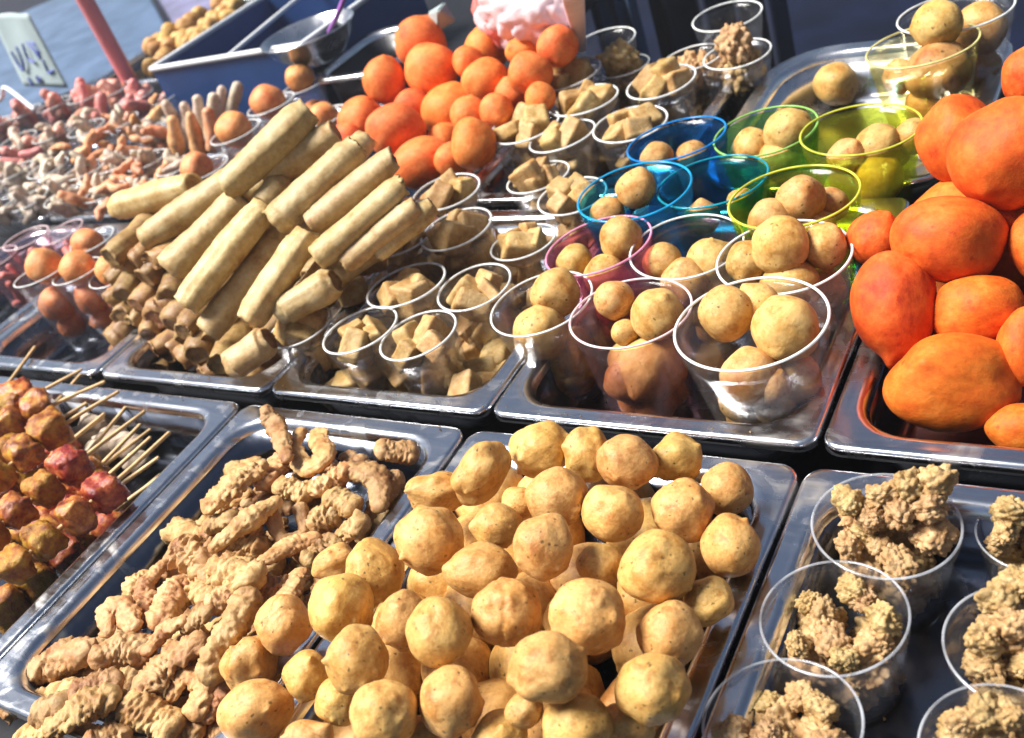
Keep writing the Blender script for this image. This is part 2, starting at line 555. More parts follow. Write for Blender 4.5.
def catmull(pts, n):
    if len(pts) == 2:
        return [pts[0].lerp(pts[1], i / n) for i in range(n + 1)]
    P = [pts[0] * 2 - pts[1]] + list(pts) + [pts[-1] * 2 - pts[-2]]
    out = []
    seg = len(pts) - 1
    per = max(2, n // seg)
    for i in range(seg):
        a, b, c, d = P[i], P[i + 1], P[i + 2], P[i + 3]
        for k in range(per):
            t = k / per
            out.append(0.5 * ((2 * b) + (c - a) * t + (2 * a - 5 * b + 4 * c - d) * t * t + (3 * b - a - 3 * c + d) * t ** 3))
    out.append(pts[-1])
    return out


def tube(name, pts, rad, seed=0, lump=0.0, freq=30.0, fine=0.0, fine_f=90.0, seg=14, n=14, closed=False, flat=1.0, cap=True, taper=None, cell=0.0, cell_f=60.0, crust=0.0):
    """rounded-ended tube through pts (metres), rad = radius or list along pts; returns mesh about its centre, centre"""
    pts = [Vector(p) for p in pts]
    c = sum(pts, Vector()) / len(pts)
    path = catmull([p - c for p in pts], n)
    m = len(path)
    rs = random.Random(seed)
    off = Vector((rs.uniform(-5, 5), rs.uniform(-5, 5), rs.uniform(-5, 5)))
    rl = rad if isinstance(rad, (list, tuple)) else [rad, rad]
    rings = []
    up = Vector((0, 0, 1))
    tprev = None

    def radius(u):
        x = u * (len(rl) - 1)
        i = min(int(x), len(rl) - 2)
        return rl[i] * (1 - (x - i)) + rl[i + 1] * (x - i)
    frames = []
    for i in range(m):
        if closed:
            t = (path[(i + 1) % m] - path[i - 1]).normalized()
        else:
            t = (path[min(i + 1, m - 1)] - path[max(i - 1, 0)]).normalized()
        s = t.cross(up)
        if s.length < 0.2:
            s = t.cross(Vector((0, 1, 0)))
        s.normalize()
        b = s.cross(t).normalized()
        frames.append((path[i], t, s, b, radius(i / (m - 1))))
    ext = []
    if cap and not closed:
        p, t, s, b, r = frames[0]
        for a in (0.05, 0.4, 0.75):
            th = a * PI / 2
            ext.append((p - t * r * math.cos(th) * 0.9, t, s, b, r * math.sin(th)))
        ext.append((p - t * r * 0.12, t, s, b, r * 0.985))
        ext += frames[1:-1] if m > 2 else []
        p, t, s, b, r = frames[-1]
        ext.append((p + t * r * 0.12, t, s, b, r * 0.985))
        for a in (0.75, 0.4, 0.05):
            th = a * PI / 2
            ext.append((p + t * r * math.cos(th) * 0.9, t, s, b, r * math.sin(th)))
    else:
        ext = frames
    vs, fs = [], []
    for (p, t, s, b, r) in ext:
        for k in range(seg):
            a = 2 * PI * k / seg
            d = s * math.cos(a) + b * math.sin(a) * flat
            q = p + d * r
            e = 1.0
            if lump:
                e += lump * N(q + off, freq) * 1.6
            if fine:
                e += fine * N(q + off, fine_f)
            if cell:
                dd = noise.voronoi((q + off) * cell_f)[0]
                e += cell * (0.5 - dd[0])
            if crust:
                w3 = Vector((N(q + off, 60), N(q + off + Vector((3, 1, 7)), 60), N(q - off, 60))) * .006
                e += crust * (1.3 * abs(N(q + off + w3, 95)) + .9 * abs(N(q + off + w3, 210)) + .6 * N(q - off, 380) - .25)
            vs.append(p + d * r * e)
    K = len(ext)
    for i in range(K if closed else K - 1):
        j = (i + 1) % K
        for k in range(seg):
            l = (k + 1) % seg
            fs.append((i * seg + k, i * seg + l, j * seg + l, j * seg + k))
    if not closed:
        fs.append(tuple(range(seg))[::-1])
        fs.append(tuple((K - 1) * seg + k for k in range(seg)))
    me = mesh(name, vs, fs)
    bm = bmesh.new()
    bm.from_mesh(me)
    bmesh.ops.recalc_face_normals(bm, faces=bm.faces)
    bm.to_mesh(me)
    bm.free()
    return me, c


def lathe(name, prof, seg=48, close=True):
    vs, fs = [], []
    n = len(prof)
    for (r, z) in prof:
        for k in range(seg):
            a = 2 * PI * k / seg
            vs.append((r * math.cos(a), r * math.sin(a), z))
    for i in range(n - 1):
        for k in range(seg):
            l = (k + 1) % seg
            fs.append((i * seg + k, i * seg + l, (i + 1) * seg + l, (i + 1) * seg + k))
    if close:
        fs.append(tuple(range(seg))[::-1])
        fs.append(tuple((n - 1) * seg + k for k in range(seg)))
    return mesh(name, vs, fs)


def rrect(x0, x1, y0, y1, r, z, n=7):
    out = []
    for cx_, cy_, a0 in ((x1 - r, y1 - r, 0), (x0 + r, y1 - r, 90), (x0 + r, y0 + r, 180), (x1 - r, y0 + r, 270)):
        for i in range(n):
            a = R(a0 + 90 * i / (n - 1))
            out.append((cx_ + r * math.cos(a), cy_ + r * math.sin(a), z))
    return out


def loft(name, loops, cap0=False, cap1=True):
    vs, fs = [], []
    n = len(loops[0])
    for l in loops:
        vs += l
    for i in range(len(loops) - 1):
        for k in range(n):
            j = (k + 1) % n
            fs.append((i * n + k, i * n + j, (i + 1) * n + j, (i + 1) * n + k))
    if cap0:
        fs.append(tuple(range(n))[::-1])
    if cap1:
        fs.append(tuple((len(loops) - 1) * n + k for k in range(n)))
    return mesh(name, vs, fs)


def box_bm(bm, x0, x1, y0, y1, z0, z1, bev=0.0):
    r = bmesh.ops.create_cube(bm, size=1)
    for v in r['verts']:
        v.co = Vector(((x0 + x1) / 2 + v.co.x * (x1 - x0), (y0 + y1) / 2 + v.co.y * (y1 - y0), (z0 + z1) / 2 + v.co.z * (z1 - z0)))
    if bev:
        es = {e for v in r['verts'] for e in v.link_edges}
        bmesh.ops.bevel(bm, geom=list(es), offset=bev, segments=3, profile=0.6, affect='EDGES')


def bm_mesh(name, bm):
    bmesh.ops.recalc_face_normals(bm, faces=bm.faces)
    me = bpy.data.meshes.new(name)
    bm.to_mesh(me)
    bm.free()
    return me


ORD = ['first', 'second', 'third', 'fourth', 'fifth', 'sixth', 'seventh', 'eighth', 'ninth', 'tenth', 'eleventh', 'twelfth', 'thirteenth', 'fourteenth', 'fifteenth', 'sixteenth',
       'seventeenth', 'eighteenth', 'nineteenth', 'twentieth'] + ['twenty-' + q for q in ('first', 'second', 'third', 'fourth', 'fifth', 'sixth', 'seventh', 'eighth', 'ninth')]


def rows_label(items, row_of, fmt):
    """items: (object, px, py, adjective); rows counted from the top of the heap as seen, each read from the left"""
    items = sorted(items, key=lambda t: t[2])
    n = max(1, round(len(items) / row_of))
    per = math.ceil(len(items) / n)
    for r_ in range(n):
        row = sorted(items[r_ * per:(r_ + 1) * per], key=lambda t: t[1])
        for i, (o, px, py, adj) in enumerate(row):
            pos = 'leftmost' if i == 0 else ('rightmost' if i == len(row) - 1 else ORD[i] + ' from left')
            rw = 'top row' if r_ == 0 else ('bottom row' if r_ == n - 1 else ORD[r_] + ' row')
            o['label'] = fmt.format(adj=adj, pos=pos, row=rw)


# ------------------------------------------------------------------ ground and counter
bm = bmesh.new()
bmesh.ops.create_grid(bm, x_segments=8, y_segments=8, size=120)
for v in bm.verts:
    v.co.z = -0.9
tag(link('ground', bm_mesh('ground', bm), MAT['ground']), 'dark night ground beyond the food counter', kind='structure')

FLOOR = -0.058
TT = FLOOR - 0.006


def counter(x0, x1, y0, y1, label):
    e = empty('counter_table', ((x0 + x1) / 2, (y0 + y1) / 2, -0.9))
    tag(e, label, 'table', 'counter tables under the food')
    bm = bmesh.new()
    box_bm(bm, x0, x1, y0, y1, TT - 0.03, TT, 0.004)
    o = link('table_top', bm_mesh('table_top', bm), MAT['counter'], smooth=False)
    o.parent = e
    o.matrix_parent_inverse = e.matrix_basis.inverted()
    for px in (x0 + 0.06, x1 - 0.06):
        for py in (y0 + 0.06, y1 - 0.06):
            bm = bmesh.new()
            box_bm(bm, px - 0.02, px + 0.02, py - 0.02, py + 0.02, -0.899, TT - 0.031, 0.003)
            o = link('leg', bm_mesh('leg', bm), MAT['counter'], smooth=False)
            o.parent = e
            o.matrix_parent_inverse = e.matrix_basis.inverted()


counter(-2.0, 0.95, -0.5, 0.735, 'long black counter table carrying the food trays')
counter(-1.80, -0.5, 0.75, 1.56, 'second dark table behind, under the blue crate and far trays')


def parent_keep(o, e):
    o.parent = e
    o.matrix_parent_inverse = Matrix.Translation(-Vector(e.location))
    return o


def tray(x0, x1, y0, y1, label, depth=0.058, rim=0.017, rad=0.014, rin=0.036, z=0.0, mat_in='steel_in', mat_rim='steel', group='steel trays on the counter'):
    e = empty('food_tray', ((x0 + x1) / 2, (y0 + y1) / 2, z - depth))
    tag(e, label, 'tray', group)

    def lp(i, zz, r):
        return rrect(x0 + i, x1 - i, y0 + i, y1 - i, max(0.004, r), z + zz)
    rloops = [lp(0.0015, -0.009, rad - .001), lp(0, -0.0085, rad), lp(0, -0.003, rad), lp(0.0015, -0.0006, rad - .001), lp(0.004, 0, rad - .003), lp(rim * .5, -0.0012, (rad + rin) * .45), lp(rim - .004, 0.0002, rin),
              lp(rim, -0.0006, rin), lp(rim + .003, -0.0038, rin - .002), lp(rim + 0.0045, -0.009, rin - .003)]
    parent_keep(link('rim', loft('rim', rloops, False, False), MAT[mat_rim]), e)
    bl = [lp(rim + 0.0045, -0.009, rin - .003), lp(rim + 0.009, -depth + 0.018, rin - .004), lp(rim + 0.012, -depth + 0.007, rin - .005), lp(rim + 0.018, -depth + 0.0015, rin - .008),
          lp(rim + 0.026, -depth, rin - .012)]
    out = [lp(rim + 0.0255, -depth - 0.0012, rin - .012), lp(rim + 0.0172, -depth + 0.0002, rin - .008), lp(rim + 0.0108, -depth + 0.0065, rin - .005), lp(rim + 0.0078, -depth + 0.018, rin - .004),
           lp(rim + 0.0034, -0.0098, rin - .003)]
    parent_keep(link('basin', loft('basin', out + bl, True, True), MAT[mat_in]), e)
    return e


tray(-0.83, -0.276, -0.345, -0.002, 'steel tray holding the meat skewers at the near edge')
tray(-0.271, -0.0025, -0.345, -0.003, 'steel tray holding fried chicken and squid pieces')
tray(0.0025, 0.279, -0.345, -0.003, 'steel tray heaped with golden fritter balls')
tray(0.282, 0.66, -0.345, -0.003, 'steel tray holding cups of crumbly popcorn chicken')
tray(-0.81, -0.54, 0.016, 0.35, 'steel tray under the cups of small orange and purple snacks')
tray(-0.533, -0.263, 0.016, 0.35, 'steel tray heaped with spring rolls')
tray(-0.260, 0.0025, 0.016, 0.35, 'steel tray of tofu cups just behind the chicken tray')
tray(0.006, 0.281, 0.016, 0.35, 'steel tray of cups holding fried balls and tinted cups')
tray(0.285, 0.56, 0.016, 0.35, 'steel tray heaped with big deep orange balls')
tray(-0.532, -0.262, 0.372, 0.705, 'steel tray under the far heap of pale orange balls')
tray(-0.254, 0.022, 0.372, 0.705, 'steel tray of tofu cups at the far edge')
tray(0.05, 0.325, 0.372, 0.715, 'shiny round cornered steel tray at the far edge', rad=0.075, rin=0.07, rim=0.02, mat_in='bright_steel', mat_rim='bright_steel')
tray(-0.81, -0.54, 0.372, 0.705, 'steel tray under the cups of pale strips beside the rolls')
tray(-1.09, -0.82, 0.372, 0.705, 'steel tray under the crowded cups of tan snacks')
tray(-1.38, -1.10, 0.372, 0.705, 'steel tray under the farthest cups of pink snacks')
tray(-1.09, -0.82, 0.016, 0.35, 'steel tray under the purple snack cups at the picture edge')
tray(-0.785, -0.60, 0.745, 0.965, 'empty black basin with a shiny double rim', z=0.03, depth=0.088, rad=0.05, rin=0.045, rim=0.014, mat_in='black_plastic', mat_rim='bright_steel', group='basins on the rear table')
tray(-1.72, -1.28, 0.96, 1.50, 'tray under the heap of tan balls beside the blue crate', group='trays on the rear table')


# ------------------------------------------------------------------ heaps of balls
def relax(items, k=0.93, it=60):
    """items: dict px py r(px) t (distance along the sight line). Keeps what the photograph shows, parts those that interpenetrate."""
    n = len(items)
    for _ in range(it):
        for a in range(n):
            for b in range(a + 1, n):
                A, B = items[a], items[b]
                pa = CAM + A['d'] * A['t']
                pb = CAM + B['d'] * B['t']
                ra = A['r'] * A['t'] * A['c'] / FPX
                rb = B['r'] * B['t'] * B['c'] / FPX
                gap = k * (ra + rb) - (pa - pb).length
                if gap > 0:
                    f, g = (A, B) if A['t'] <= B['t'] else (B, A)
                    f['t'] -= min(gap, 0.006) * 0.3
                    g['t'] += min(gap, 0.006) * 0.45


def image_basis(ang):
    c, s = math.cos(R(ang)), math.sin(R(ang))
    x = CRIGHT * c + CUP * s
    y = CUP * c - CRIGHT * s
    return Matrix((x, y, -CFWD)).transposed().to_4x4()


def ball_heap(entries, fn, name, mat, cat, group, maker, row_of, fmt, fill=None, kk=0.93):
    items = []
    for e in entries:
        px, py, a, b, ang, opt = (*e, {})[:6] if len(e) == 5 else e
        d = ray(px, py)
        p = march(px, py, fn)
        t = (p - CAM).length - opt.get('near', 0)
        items.append(dict(px=px, py=py, r=math.sqrt(a * b), a=a, b=b, ang=ang, d=d, c=d.dot(CFWD), t=t, opt=opt))
    relax(items, kk)
    labs = []
    objs = []
    for i, I in enumerate(items):
        s = I['t'] * I['c'] / FPX
        me = maker(i, I['opt'])
        o = link(name, me, MAT[mat])
        m = image_basis(I['ang'])
        dep = min(1.0, math.sqrt(I['a'] * I['b']) / max(I['a'], I['b']) + 0.05) * math.sqrt(I['a'] * I['b'])
        kz = .95 if name == 'fritter_ball' else .985
        m = m @ Matrix.Diagonal((I['a'] * s * kz, I['b'] * s * kz, dep * s * kz, 1))
        m.translation = CAM + I['d'] * I['t']
        o.matrix_world = m
        tag(o, None, cat, group)
        big = max(I['a'], I['b'])
        adj = I['opt'].get('adj')
        labs.append((o, I['px'], I['py'], adj))
        objs.append((o, CAM + I['d'] * I['t'], I['r'] * s))
    av = sorted(l[1] for l in [(0, max(x['a'], x['b'])) for x in items])[len(items) // 2]
    for (o, px, py, adj), I in zip(list(labs), items):
        pass
    labs = [(o, px, py, adj or ('long' if max(I['a'], I['b']) > 1.32 * min(I['a'], I['b']) else ('large' if I['r'] > av * 1.1 else ('small' if I['r'] < av * 0.85 else 'round'))))
            for (o, px, py, adj), I in zip(labs, items)]
    rows_label(labs, row_of, fmt)
    return objs


def dirn(ang, out=0.55):
    """image-plane direction in a ball's own axes, tipped towards the viewer"""
    return Vector((math.cos(R(ang)), math.sin(R(ang)), out)).normalized()


def fritter(i, opt):
    rs = random.Random(100 + i + opt.get('seed', 0))
    nubs = [(dirn(a, 0.25), h * .6, wd) for (a, h, wd) in opt.get('nub', [])]
    if rs.random() < 0.5:
        nubs.append((dirn(rs.uniform(0, 360), rs.uniform(-.3, .8)), rs.uniform(0.12, 0.24), rs.uniform(0.1, 0.17)))
    for _ in range(rs.randint(3, 7)):
        nubs.append((dirn(rs.uniform(0, 360), rs.uniform(0, 1.5)), rs.uniform(0.03, 0.09), rs.uniform(0.08, 0.17)))
    return blob('fritter_ball', 900 + i + opt.get('seed', 0), lump=opt.get('lump', 0.08), freq=1.3, fine=0.016, fine_f=3.6, nubs=nubs, creases=1 if rs.random() < .2 else 0, sub=5 if i < 400 else 4)


def dome(cx_, cy_, rx, ry, h0, h1):
    def fn(x, y):
        q = ((x - cx_) / rx) ** 2 + ((y - cy_) / ry) ** 2
        return h1 + (h0 - h1) * max(0.0, 1 - q)
    return fn


FR = [(437, 492, 33, 23, 8, dict(lump=.14)), (480, 472, 36, 26, 55, dict(lump=.14)), (541, 449, 35, 28, 10, dict(lump=.15)), (557, 497, 33, 31, 0, dict(near=.012)),
      (519, 503, 20, 18, 0), (544, 546, 32, 35, 0, dict(near=.03)), (497, 526, 26, 24, 0, dict(nub=[(180, .25, .3)])), (430, 540, 37, 36, 0, dict(near=.012)),
      (481, 571, 38, 29, 0, dict(nub=[(170, .25, .25)])), (588, 454, 25, 30, 0, dict(lump=.15)), (627, 462, 32, 29, 0, dict(near=.01)), (612, 514, 34, 31, 0, dict(nub=[(120, .28, .35)])),
      (601, 564, 25, 23, 0), (657, 568, 41, 37, 15, dict(near=.02)), (676, 458, 28, 26, 0, dict(lump=.13)), (727, 489, 27, 28, 0), (682, 510, 33, 34, 0, dict(near=.006)), (730, 547, 31, 34, 0),
      (708, 601, 28, 25, 32, dict(lump=.1)), (671, 634, 35, 35, 0, dict(near=.008)), (652, 688, 39, 37, 20, dict(near=.022, lump=.09)), (588, 617, 40, 38, 0, dict(near=.02, nub=[(-35, .15, .2)])),
      (507, 612, 37, 36, 0, dict(near=.01)), (548, 668, 41, 38, 0, dict(near=.04, nub=[(195, .2, .22)])), (524, 710, 22, 18, 20, dict(near=.012)), (577, 728, 38, 34, 0, dict(near=.01)),
      (500, 737, 30, 26, 0), (627, 727, 30, 26, 0), (440, 632, 35, 36, 0, dict(near=.028)), (404, 620, 28, 32, 0), (342, 608, 34, 37, 0, dict(near=.016)), (284, 624, 28, 32, 0, dict(near=.006)),
      (250, 664, 28, 32, -20, dict(lump=.15)), (357, 660, 33, 36, 0, dict(near=.026, nub=[(100, .14, .5)])), (307, 675, 24, 26, 0), (256, 712, 38, 33, 30, dict(near=.01, lump=.1)),
      (383, 714, 36, 35, 0, dict(near=.028)), (451, 702, 34, 38, 0, dict(near=.018)), (308, 740, 28, 20, 0, dict(nub=[(50, .5, .35)])), (374, 571, 31, 34, 20, dict(lump=.1, near=.008)),
      (334, 563, 24, 18, 25, dict(lump=.15)), (420, 737, 30, 22, 0), 
      (340, 700, 26, 26, 0)]
FRf = dome(0.12, -0.16, 0.2, 0.25, 0.055, -0.005)
fr_objs = ball_heap(FR, FRf, 'fritter_ball', 'fritter', 'fritter', 'golden fritter balls heaped in the tray', fritter, 7.5,
                    '{adj} golden fritter ball, {pos} in {row} of the near heap')


def filler(n, x0, x1, y0, y1, z, r, objs, mk, name, mat, cat, group, label, seed=3):
    rs = random.Random(seed)
    placed = [(p, q) for _, p, q in objs]
    k = 0
    tries = 0
    while k < n and tries < 3000:
        tries += 1
        p = Vector((rs.uniform(x0, x1), rs.uniform(y0, y1), z + rs.uniform(-.006, .002)))
        rr = r * rs.uniform(.88, 1.1)
        if all((p - q).length > 0.74 * (rr + s) for q, s in placed):
            placed.append((p, rr))
            o = link(name, mk(500 + k, {'seed': seed}), MAT[mat])
            o.location = p
            o.rotation_euler = (rs.uniform(0, 6), rs.uniform(0, 6), rs.uniform(0, 6))
            o.scale = (rr, rr, rr)
            tag(o, label, cat, group)
            k += 1


filler(40, 0.04, 0.24, -0.305, -0.04, FLOOR + .034, 0.027, fr_objs, fritter, 'fritter_ball', 'fritter', 'fritter', 'golden fritter balls at the bottom of the heap',
       'golden fritter ball glimpsed in a gap at the bottom of the near heap')


# big orange balls, right
def orange_ball(i, opt):
    rs = random.Random(300 + i + opt.get('seed', 0))
    nubs = [(dirn(a, .2), h, wd) for (a, h, wd) in opt.get('nub', [])]
    return blob('orange_ball', 1300 + i + opt.get('seed', 0), lump=opt.get('lump', 0.1), freq=1.0, fine=0.008, fine_f=4.0, nubs=nubs + [(dirn(rs.uniform(0, 360), rs.uniform(0, 1.2)), rs.uniform(-.06, .12), rs.uniform(.1, .22)) for _ in range(3)], creases=opt.get('crease', 0), sub=5 if opt.get('lump', 1) > .08 else 4)


OR = [(948, 240, 55, 46, -4, dict(near=.015)), (893, 306, 40, 55, 8, dict(near=.005, nub=[(250, .22, .16), (40, .1, .4)])), (978, 312, 44, 36, 0, {}), (950, 383, 63, 49, 0, dict(near=.01, nub=[(35, .16, .35)])),
      (1024, 346, 26, 40, 0, dict(near=.01)), (873, 238, 25, 30, 0, {}), (957, 137, 38, 44, 0, dict(near=.0)), (1009, 152, 55, 60, 0, dict(near=.03, nub=[(-40, -.25, .22)])),
      (1026, 75, 22, 30, 0, {}), (1030, 428, 42, 26, 0, {}), (1040, 245, 30, 35, 0, {}), (1000, 222, 26, 20, 0, {})]
ORf = lambda x, y: min(0.0 + 0.52 * (y - 0.10), 0.12)
or_objs = ball_heap(OR, ORf, 'orange_ball', 'orange', 'fried ball', 'big deep orange balls heaped in a tray', orange_ball, 3.4, '{adj} deep orange ball, {pos} in {row} of the nearer heap', kk=.86)

hid = list(or_objs)
for z_, y0_, y1_, n_, sd in ((FLOOR + .036, .17, .31, 5, 31), (.03, .22, .32, 4, 32), (.075, .27, .34, 3, 33)):
    for k_, (xx) in enumerate([.33 + .21 * q / max(1, n_ - 1) for q in range(n_)]):
        p_ = Vector((xx + .012 * math.sin(k_ * 5 + sd), y0_ + (y1_ - y0_) * (.35 + .4 * (k_ % 2)), z_))
        rr_ = .036
        if all((p_ - q).length > .8 * (rr_ + sz) for _, q, sz in hid):
            o = link('orange_ball', orange_ball(400 + sd * 10 + k_, {}), MAT['orange'])
            o.location = p_
            o.scale = (rr_, rr_, rr_)
            hid.append((o, p_, rr_))
            tag(o, 'deep orange fried ball half hidden deep inside the nearer heap', 'fried ball', 'deep orange balls inside the heap')

# pale orange heap, far middle
PO = [(421, 43, 27, 26, 0), (431, 70, 28, 27, 0, dict(near=.03)), (385, 81, 22, 24, 0, dict(near=.01)), (413, 107, 20, 18, 0), (451, 111, 30, 28, 20, dict(near=.02)), (396, 131, 31, 29, 0, dict(near=.03)),
      (363, 122, 25, 26, 0, {}), (424, 163, 33, 26, 15, dict(near=.02)), (473, 144, 23, 26, 0, dict(near=.01)), (497, 111, 18, 18, 0, dict(near=.01)), (487, 81, 26, 22, 0, dict(near=.015)),
      (487, 50, 22, 24, 0), (557, 47, 21, 21, 0, dict(near=.02)), (530, 74, 23, 22, 0, dict(near=.01)), (523, 52, 18, 16, 0), (452, 160, 18, 18, 0), (512, 95, 18, 18, 0), (470, 115, 20, 20, 0), (445, 140, 18, 18, 0),
      (347, 140, 16, 18, 0), (540, 98, 16, 16, 0), (468, 62, 16, 16, 0)]
POf = lambda x, y: min(max(0.02 + 0.35 * (y - 0.42), -.02), 0.10)
po_objs = ball_heap([(*e, {}) if len(e) == 5 else e for e in PO], POf, 'orange_ball', 'pale_orange', 'fried ball', 'pale orange balls in the far heap', lambda i, o: orange_ball(i + 60, {**o, 'lump': .07}), 5.5,
                    '{adj} pale orange ball, {pos} in {row} of the far heap')

# ------------------------------------------------------------------ fried chicken and squid pieces
CHf = lambda x, y: -0.012 + 0.016 * math.sin(x * 40 + 1) * math.sin(y * 35) + 0.03 * max(0, 1 - ((x + .13) / .13) ** 2) * (0.7 + .3 * math.cos(y * 9))
CH = [([(266, 411), (276, 428), (287, 458)], [8, 10, 9], .02), ([(300, 432), (294, 452), (308, 468), (324, 455), (318, 434)], [9, 10, 10], .01), ([(254, 467), (232, 486), (209, 507)], [15, 16, 13], .01),
      ([(283, 462), (266, 482)], [15, 13], 0), ([(384, 450), (410, 453)], [16, 16], .0), ([(348, 472), (330, 482), (314, 490)], [12, 12, 9], .01), ([(350, 470), (376, 478), (380, 505)], [13, 15, 12], .01),
      ([(335, 498), (352, 508)], [17, 15], .012), ([(276, 502), (248, 520), (214, 547)], [10, 14, 10], .02), ([(270, 512), (282, 538), (304, 532), (300, 508)], [8, 9, 9], .01), ([(283, 488), (305, 492)], [15, 15], .004),
      ([(313, 524), (332, 514)], [14, 15], .008), ([(312, 538), (288, 548), (265, 560)], [13, 13, 10], .014), ([(220, 568), (252, 578)], [18, 17], .016), ([(182, 548), (207, 562)], [18, 18], .004),
      ([(178, 532), (198, 536)], [14, 12], 0), ([(264, 584), (292, 590)], [15, 15], .006), ([(180, 588), (160, 620)], [17, 14], .006), ([(108, 632), (106, 610), (124, 606), (132, 626)], [9, 11, 11], .006),
      ([(38, 672), (62, 660), (86, 652)], [14, 19, 13], .006), ([(100, 658), (122, 652), (146, 652)], [13, 16, 13], .01), ([(148, 650), (165, 632), (182, 622)], [11, 12, 8], .016), ([(190, 622), (208, 611)], [14, 12], .01),
      ([(196, 644), (166, 664), (142, 688)], [15, 18, 15], .014), ([(250, 598), (228, 632), (211, 674)], [14, 16, 17], .02), ([(112, 696), (84, 708), (54, 728)], [13, 18, 13], .016), ([(14, 704), (40, 700)], [15, 15], .004),
      ([(44, 714), (64, 706)], [14, 13], .008), ([(132, 706), (172, 724)], [20, 20], .014), ([(172, 696), (184, 676), (202, 686), (196, 712)], [9, 11, 11], .012), ([(80, 690), (112, 682)], [14, 16], .008),
      ([(94, 742), (122, 734)], [17, 15], .012), ([(22, 738), (48, 730)], [14, 12], .006), ([(216, 602), (236, 590)], [15, 14], .006), ([(196, 585), (214, 596)], [14, 13], .004), ([(240, 540), (258, 548)], [14, 14], .004),
      ([(330, 545), (312, 560)], [14, 12], .006), ([(360, 525), (340, 535)], [14, 12], .008), ([(232, 518), (212, 524)], [13, 12], .0), ([(150, 648), (128, 638)], [12, 10], -.004), ([(226, 684), (206, 712)], [13, 13], .004),
      ([(170, 735), (196, 728)], [14, 14], .004), ([(300, 575), (282, 602)], [13, 14], .01), ([(230, 545), (205, 575)], [11, 11], .01), ([(395, 478), (388, 500)], [12, 12], .0), ([(255, 640), (236, 676)], [13, 13], .0),
      ([(150, 600), (140, 622)], [12, 10], -.01), ([(70, 690), (50, 694)], [12, 12], 0), ([(322, 462), (334, 470)], [11, 9], -.008), ([(360, 462), (345, 456)], [10, 10], -.012),
      ([(210, 535), (190, 560)], [14, 12], -.006), ([(300, 552), (320, 546)], [14, 14], 0), ([(180, 640), (200, 650)], [16, 16], -.006), ([(240, 560), (270, 565)], [16, 16], -.006), ([(120, 715), (150, 700)], [16, 16], -.006)]
# more of the heap lying lower, between the ones on top
rs0 = random.Random(77)
taken = [sum((Vector((q[0], q[1], 0)) for q in p_[0]), Vector()) / len(p_[0]) for p_ in CH]
n_low = 0
for _ in range(900):
    w_ = Vector((rs0.uniform(-.235, -.03), rs0.uniform(-.31, -.045), -.03))
    px, py = proj(w_)
    if px < -15 or py > 752 or any((Vector((px, py, 0)) - t_).length < 17 for t_ in taken) or n_low >= 66:
        continue
    n_low += 1
    taken.append(Vector((px, py, 0)))
    a_ = rs0.uniform(-.3, 1.2)
    l_ = rs0.uniform(14, 30)
    dx, dy = math.cos(a_) * l_, -math.sin(a_) * l_
    CH.append(([(px - dx, py - dy), (px + rs0.uniform(-8, 8), py + rs0.uniform(-8, 8)), (px + dx, py + dy)], [rs0.uniform(7, 13), rs0.uniform(9, 15), rs0.uniform(6, 13)], rs0.uniform(-.026, -.008)))
items = []
for i, (pts, rad, lift) in enumerate(CH):
    ps, rr = [], []
    rs = random.Random(i)
    for (px, py) in pts:
        p = march(px, py, lambda x, y: CHf(x, y) + lift)
        ps.append(p)
    d = (ps[0] - CAM).length
    rm = [r_ * d * .86 * rs.uniform(.8, 1.1) / FPX for r_ in rad]
    ring = len(pts) >= 4
    me, c = tube('fried_piece', ps, rm, seed=i, lump=0.24, freq=36, seg=40, n=44, flat=rs.uniform(.5, .9), crust=rs.uniform(.25, .62))
    o = link('fried_piece', me, MAT['chicken'])
    o.location = c
    tag(o, None, 'fried piece', 'fried chicken and squid pieces in the tray')
    px, py = proj(c)
    ln = (Vector((pts[0][0], pts[0][1], 0)) - Vector((pts[-1][0], pts[-1][1], 0))).length
    items.append((o, px, py, 'curled' if ring else ('long' if ln > 50 else ('short' if ln < 28 else 'knobbly'))))
rows_label(items, 7, '{adj} battered fried piece, {pos} in {row} of the chicken tray')

# crumbs strewn in the near trays
rs0 = random.Random(9)
vs, fs = [], []
iv, if_ = ico(1)
for _ in range(420):
    q = rs0.random()
    if q < .3:
        p = Vector((rs0.uniform(-.24, -.03), rs0.uniform(-.31, -.035), FLOOR + .001))
    elif q < .55:
        p = Vector((rs0.uniform(.04, .245), rs0.uniform(-.31, -.035), FLOOR + .001))
    elif q < .8:
        p = Vector((rs0.uniform(.32, .6), rs0.uniform(-.31, -.035), FLOOR + .001))
    elif q < .9:
        p = Vector((rs0.uniform(-.5, .25), rs0.choice([-.009, .024]) + rs0.uniform(-.003, .003), .0008))
    else:
        p = Vector((rs0.uniform(.045, .245), rs0.uniform(.055, .2), FLOOR + .001))
    r_ = rs0.uniform(.0006, .0022) if q < .8 else rs0.uniform(.0005, .0012)
    b0 = len(vs)
    for v in iv:
        vs.append(p + v * r_ * rs0.uniform(.6, 1.3) + Vector((0, 0, r_ * .5)))
    fs += [tuple(k + b0 for k in f) for f in if_]
tag(link('crumbs', mesh('crumbs', vs, fs), MAT['roll_end']), 'tiny fried crumbs strewn over the steel trays', kind='stuff')

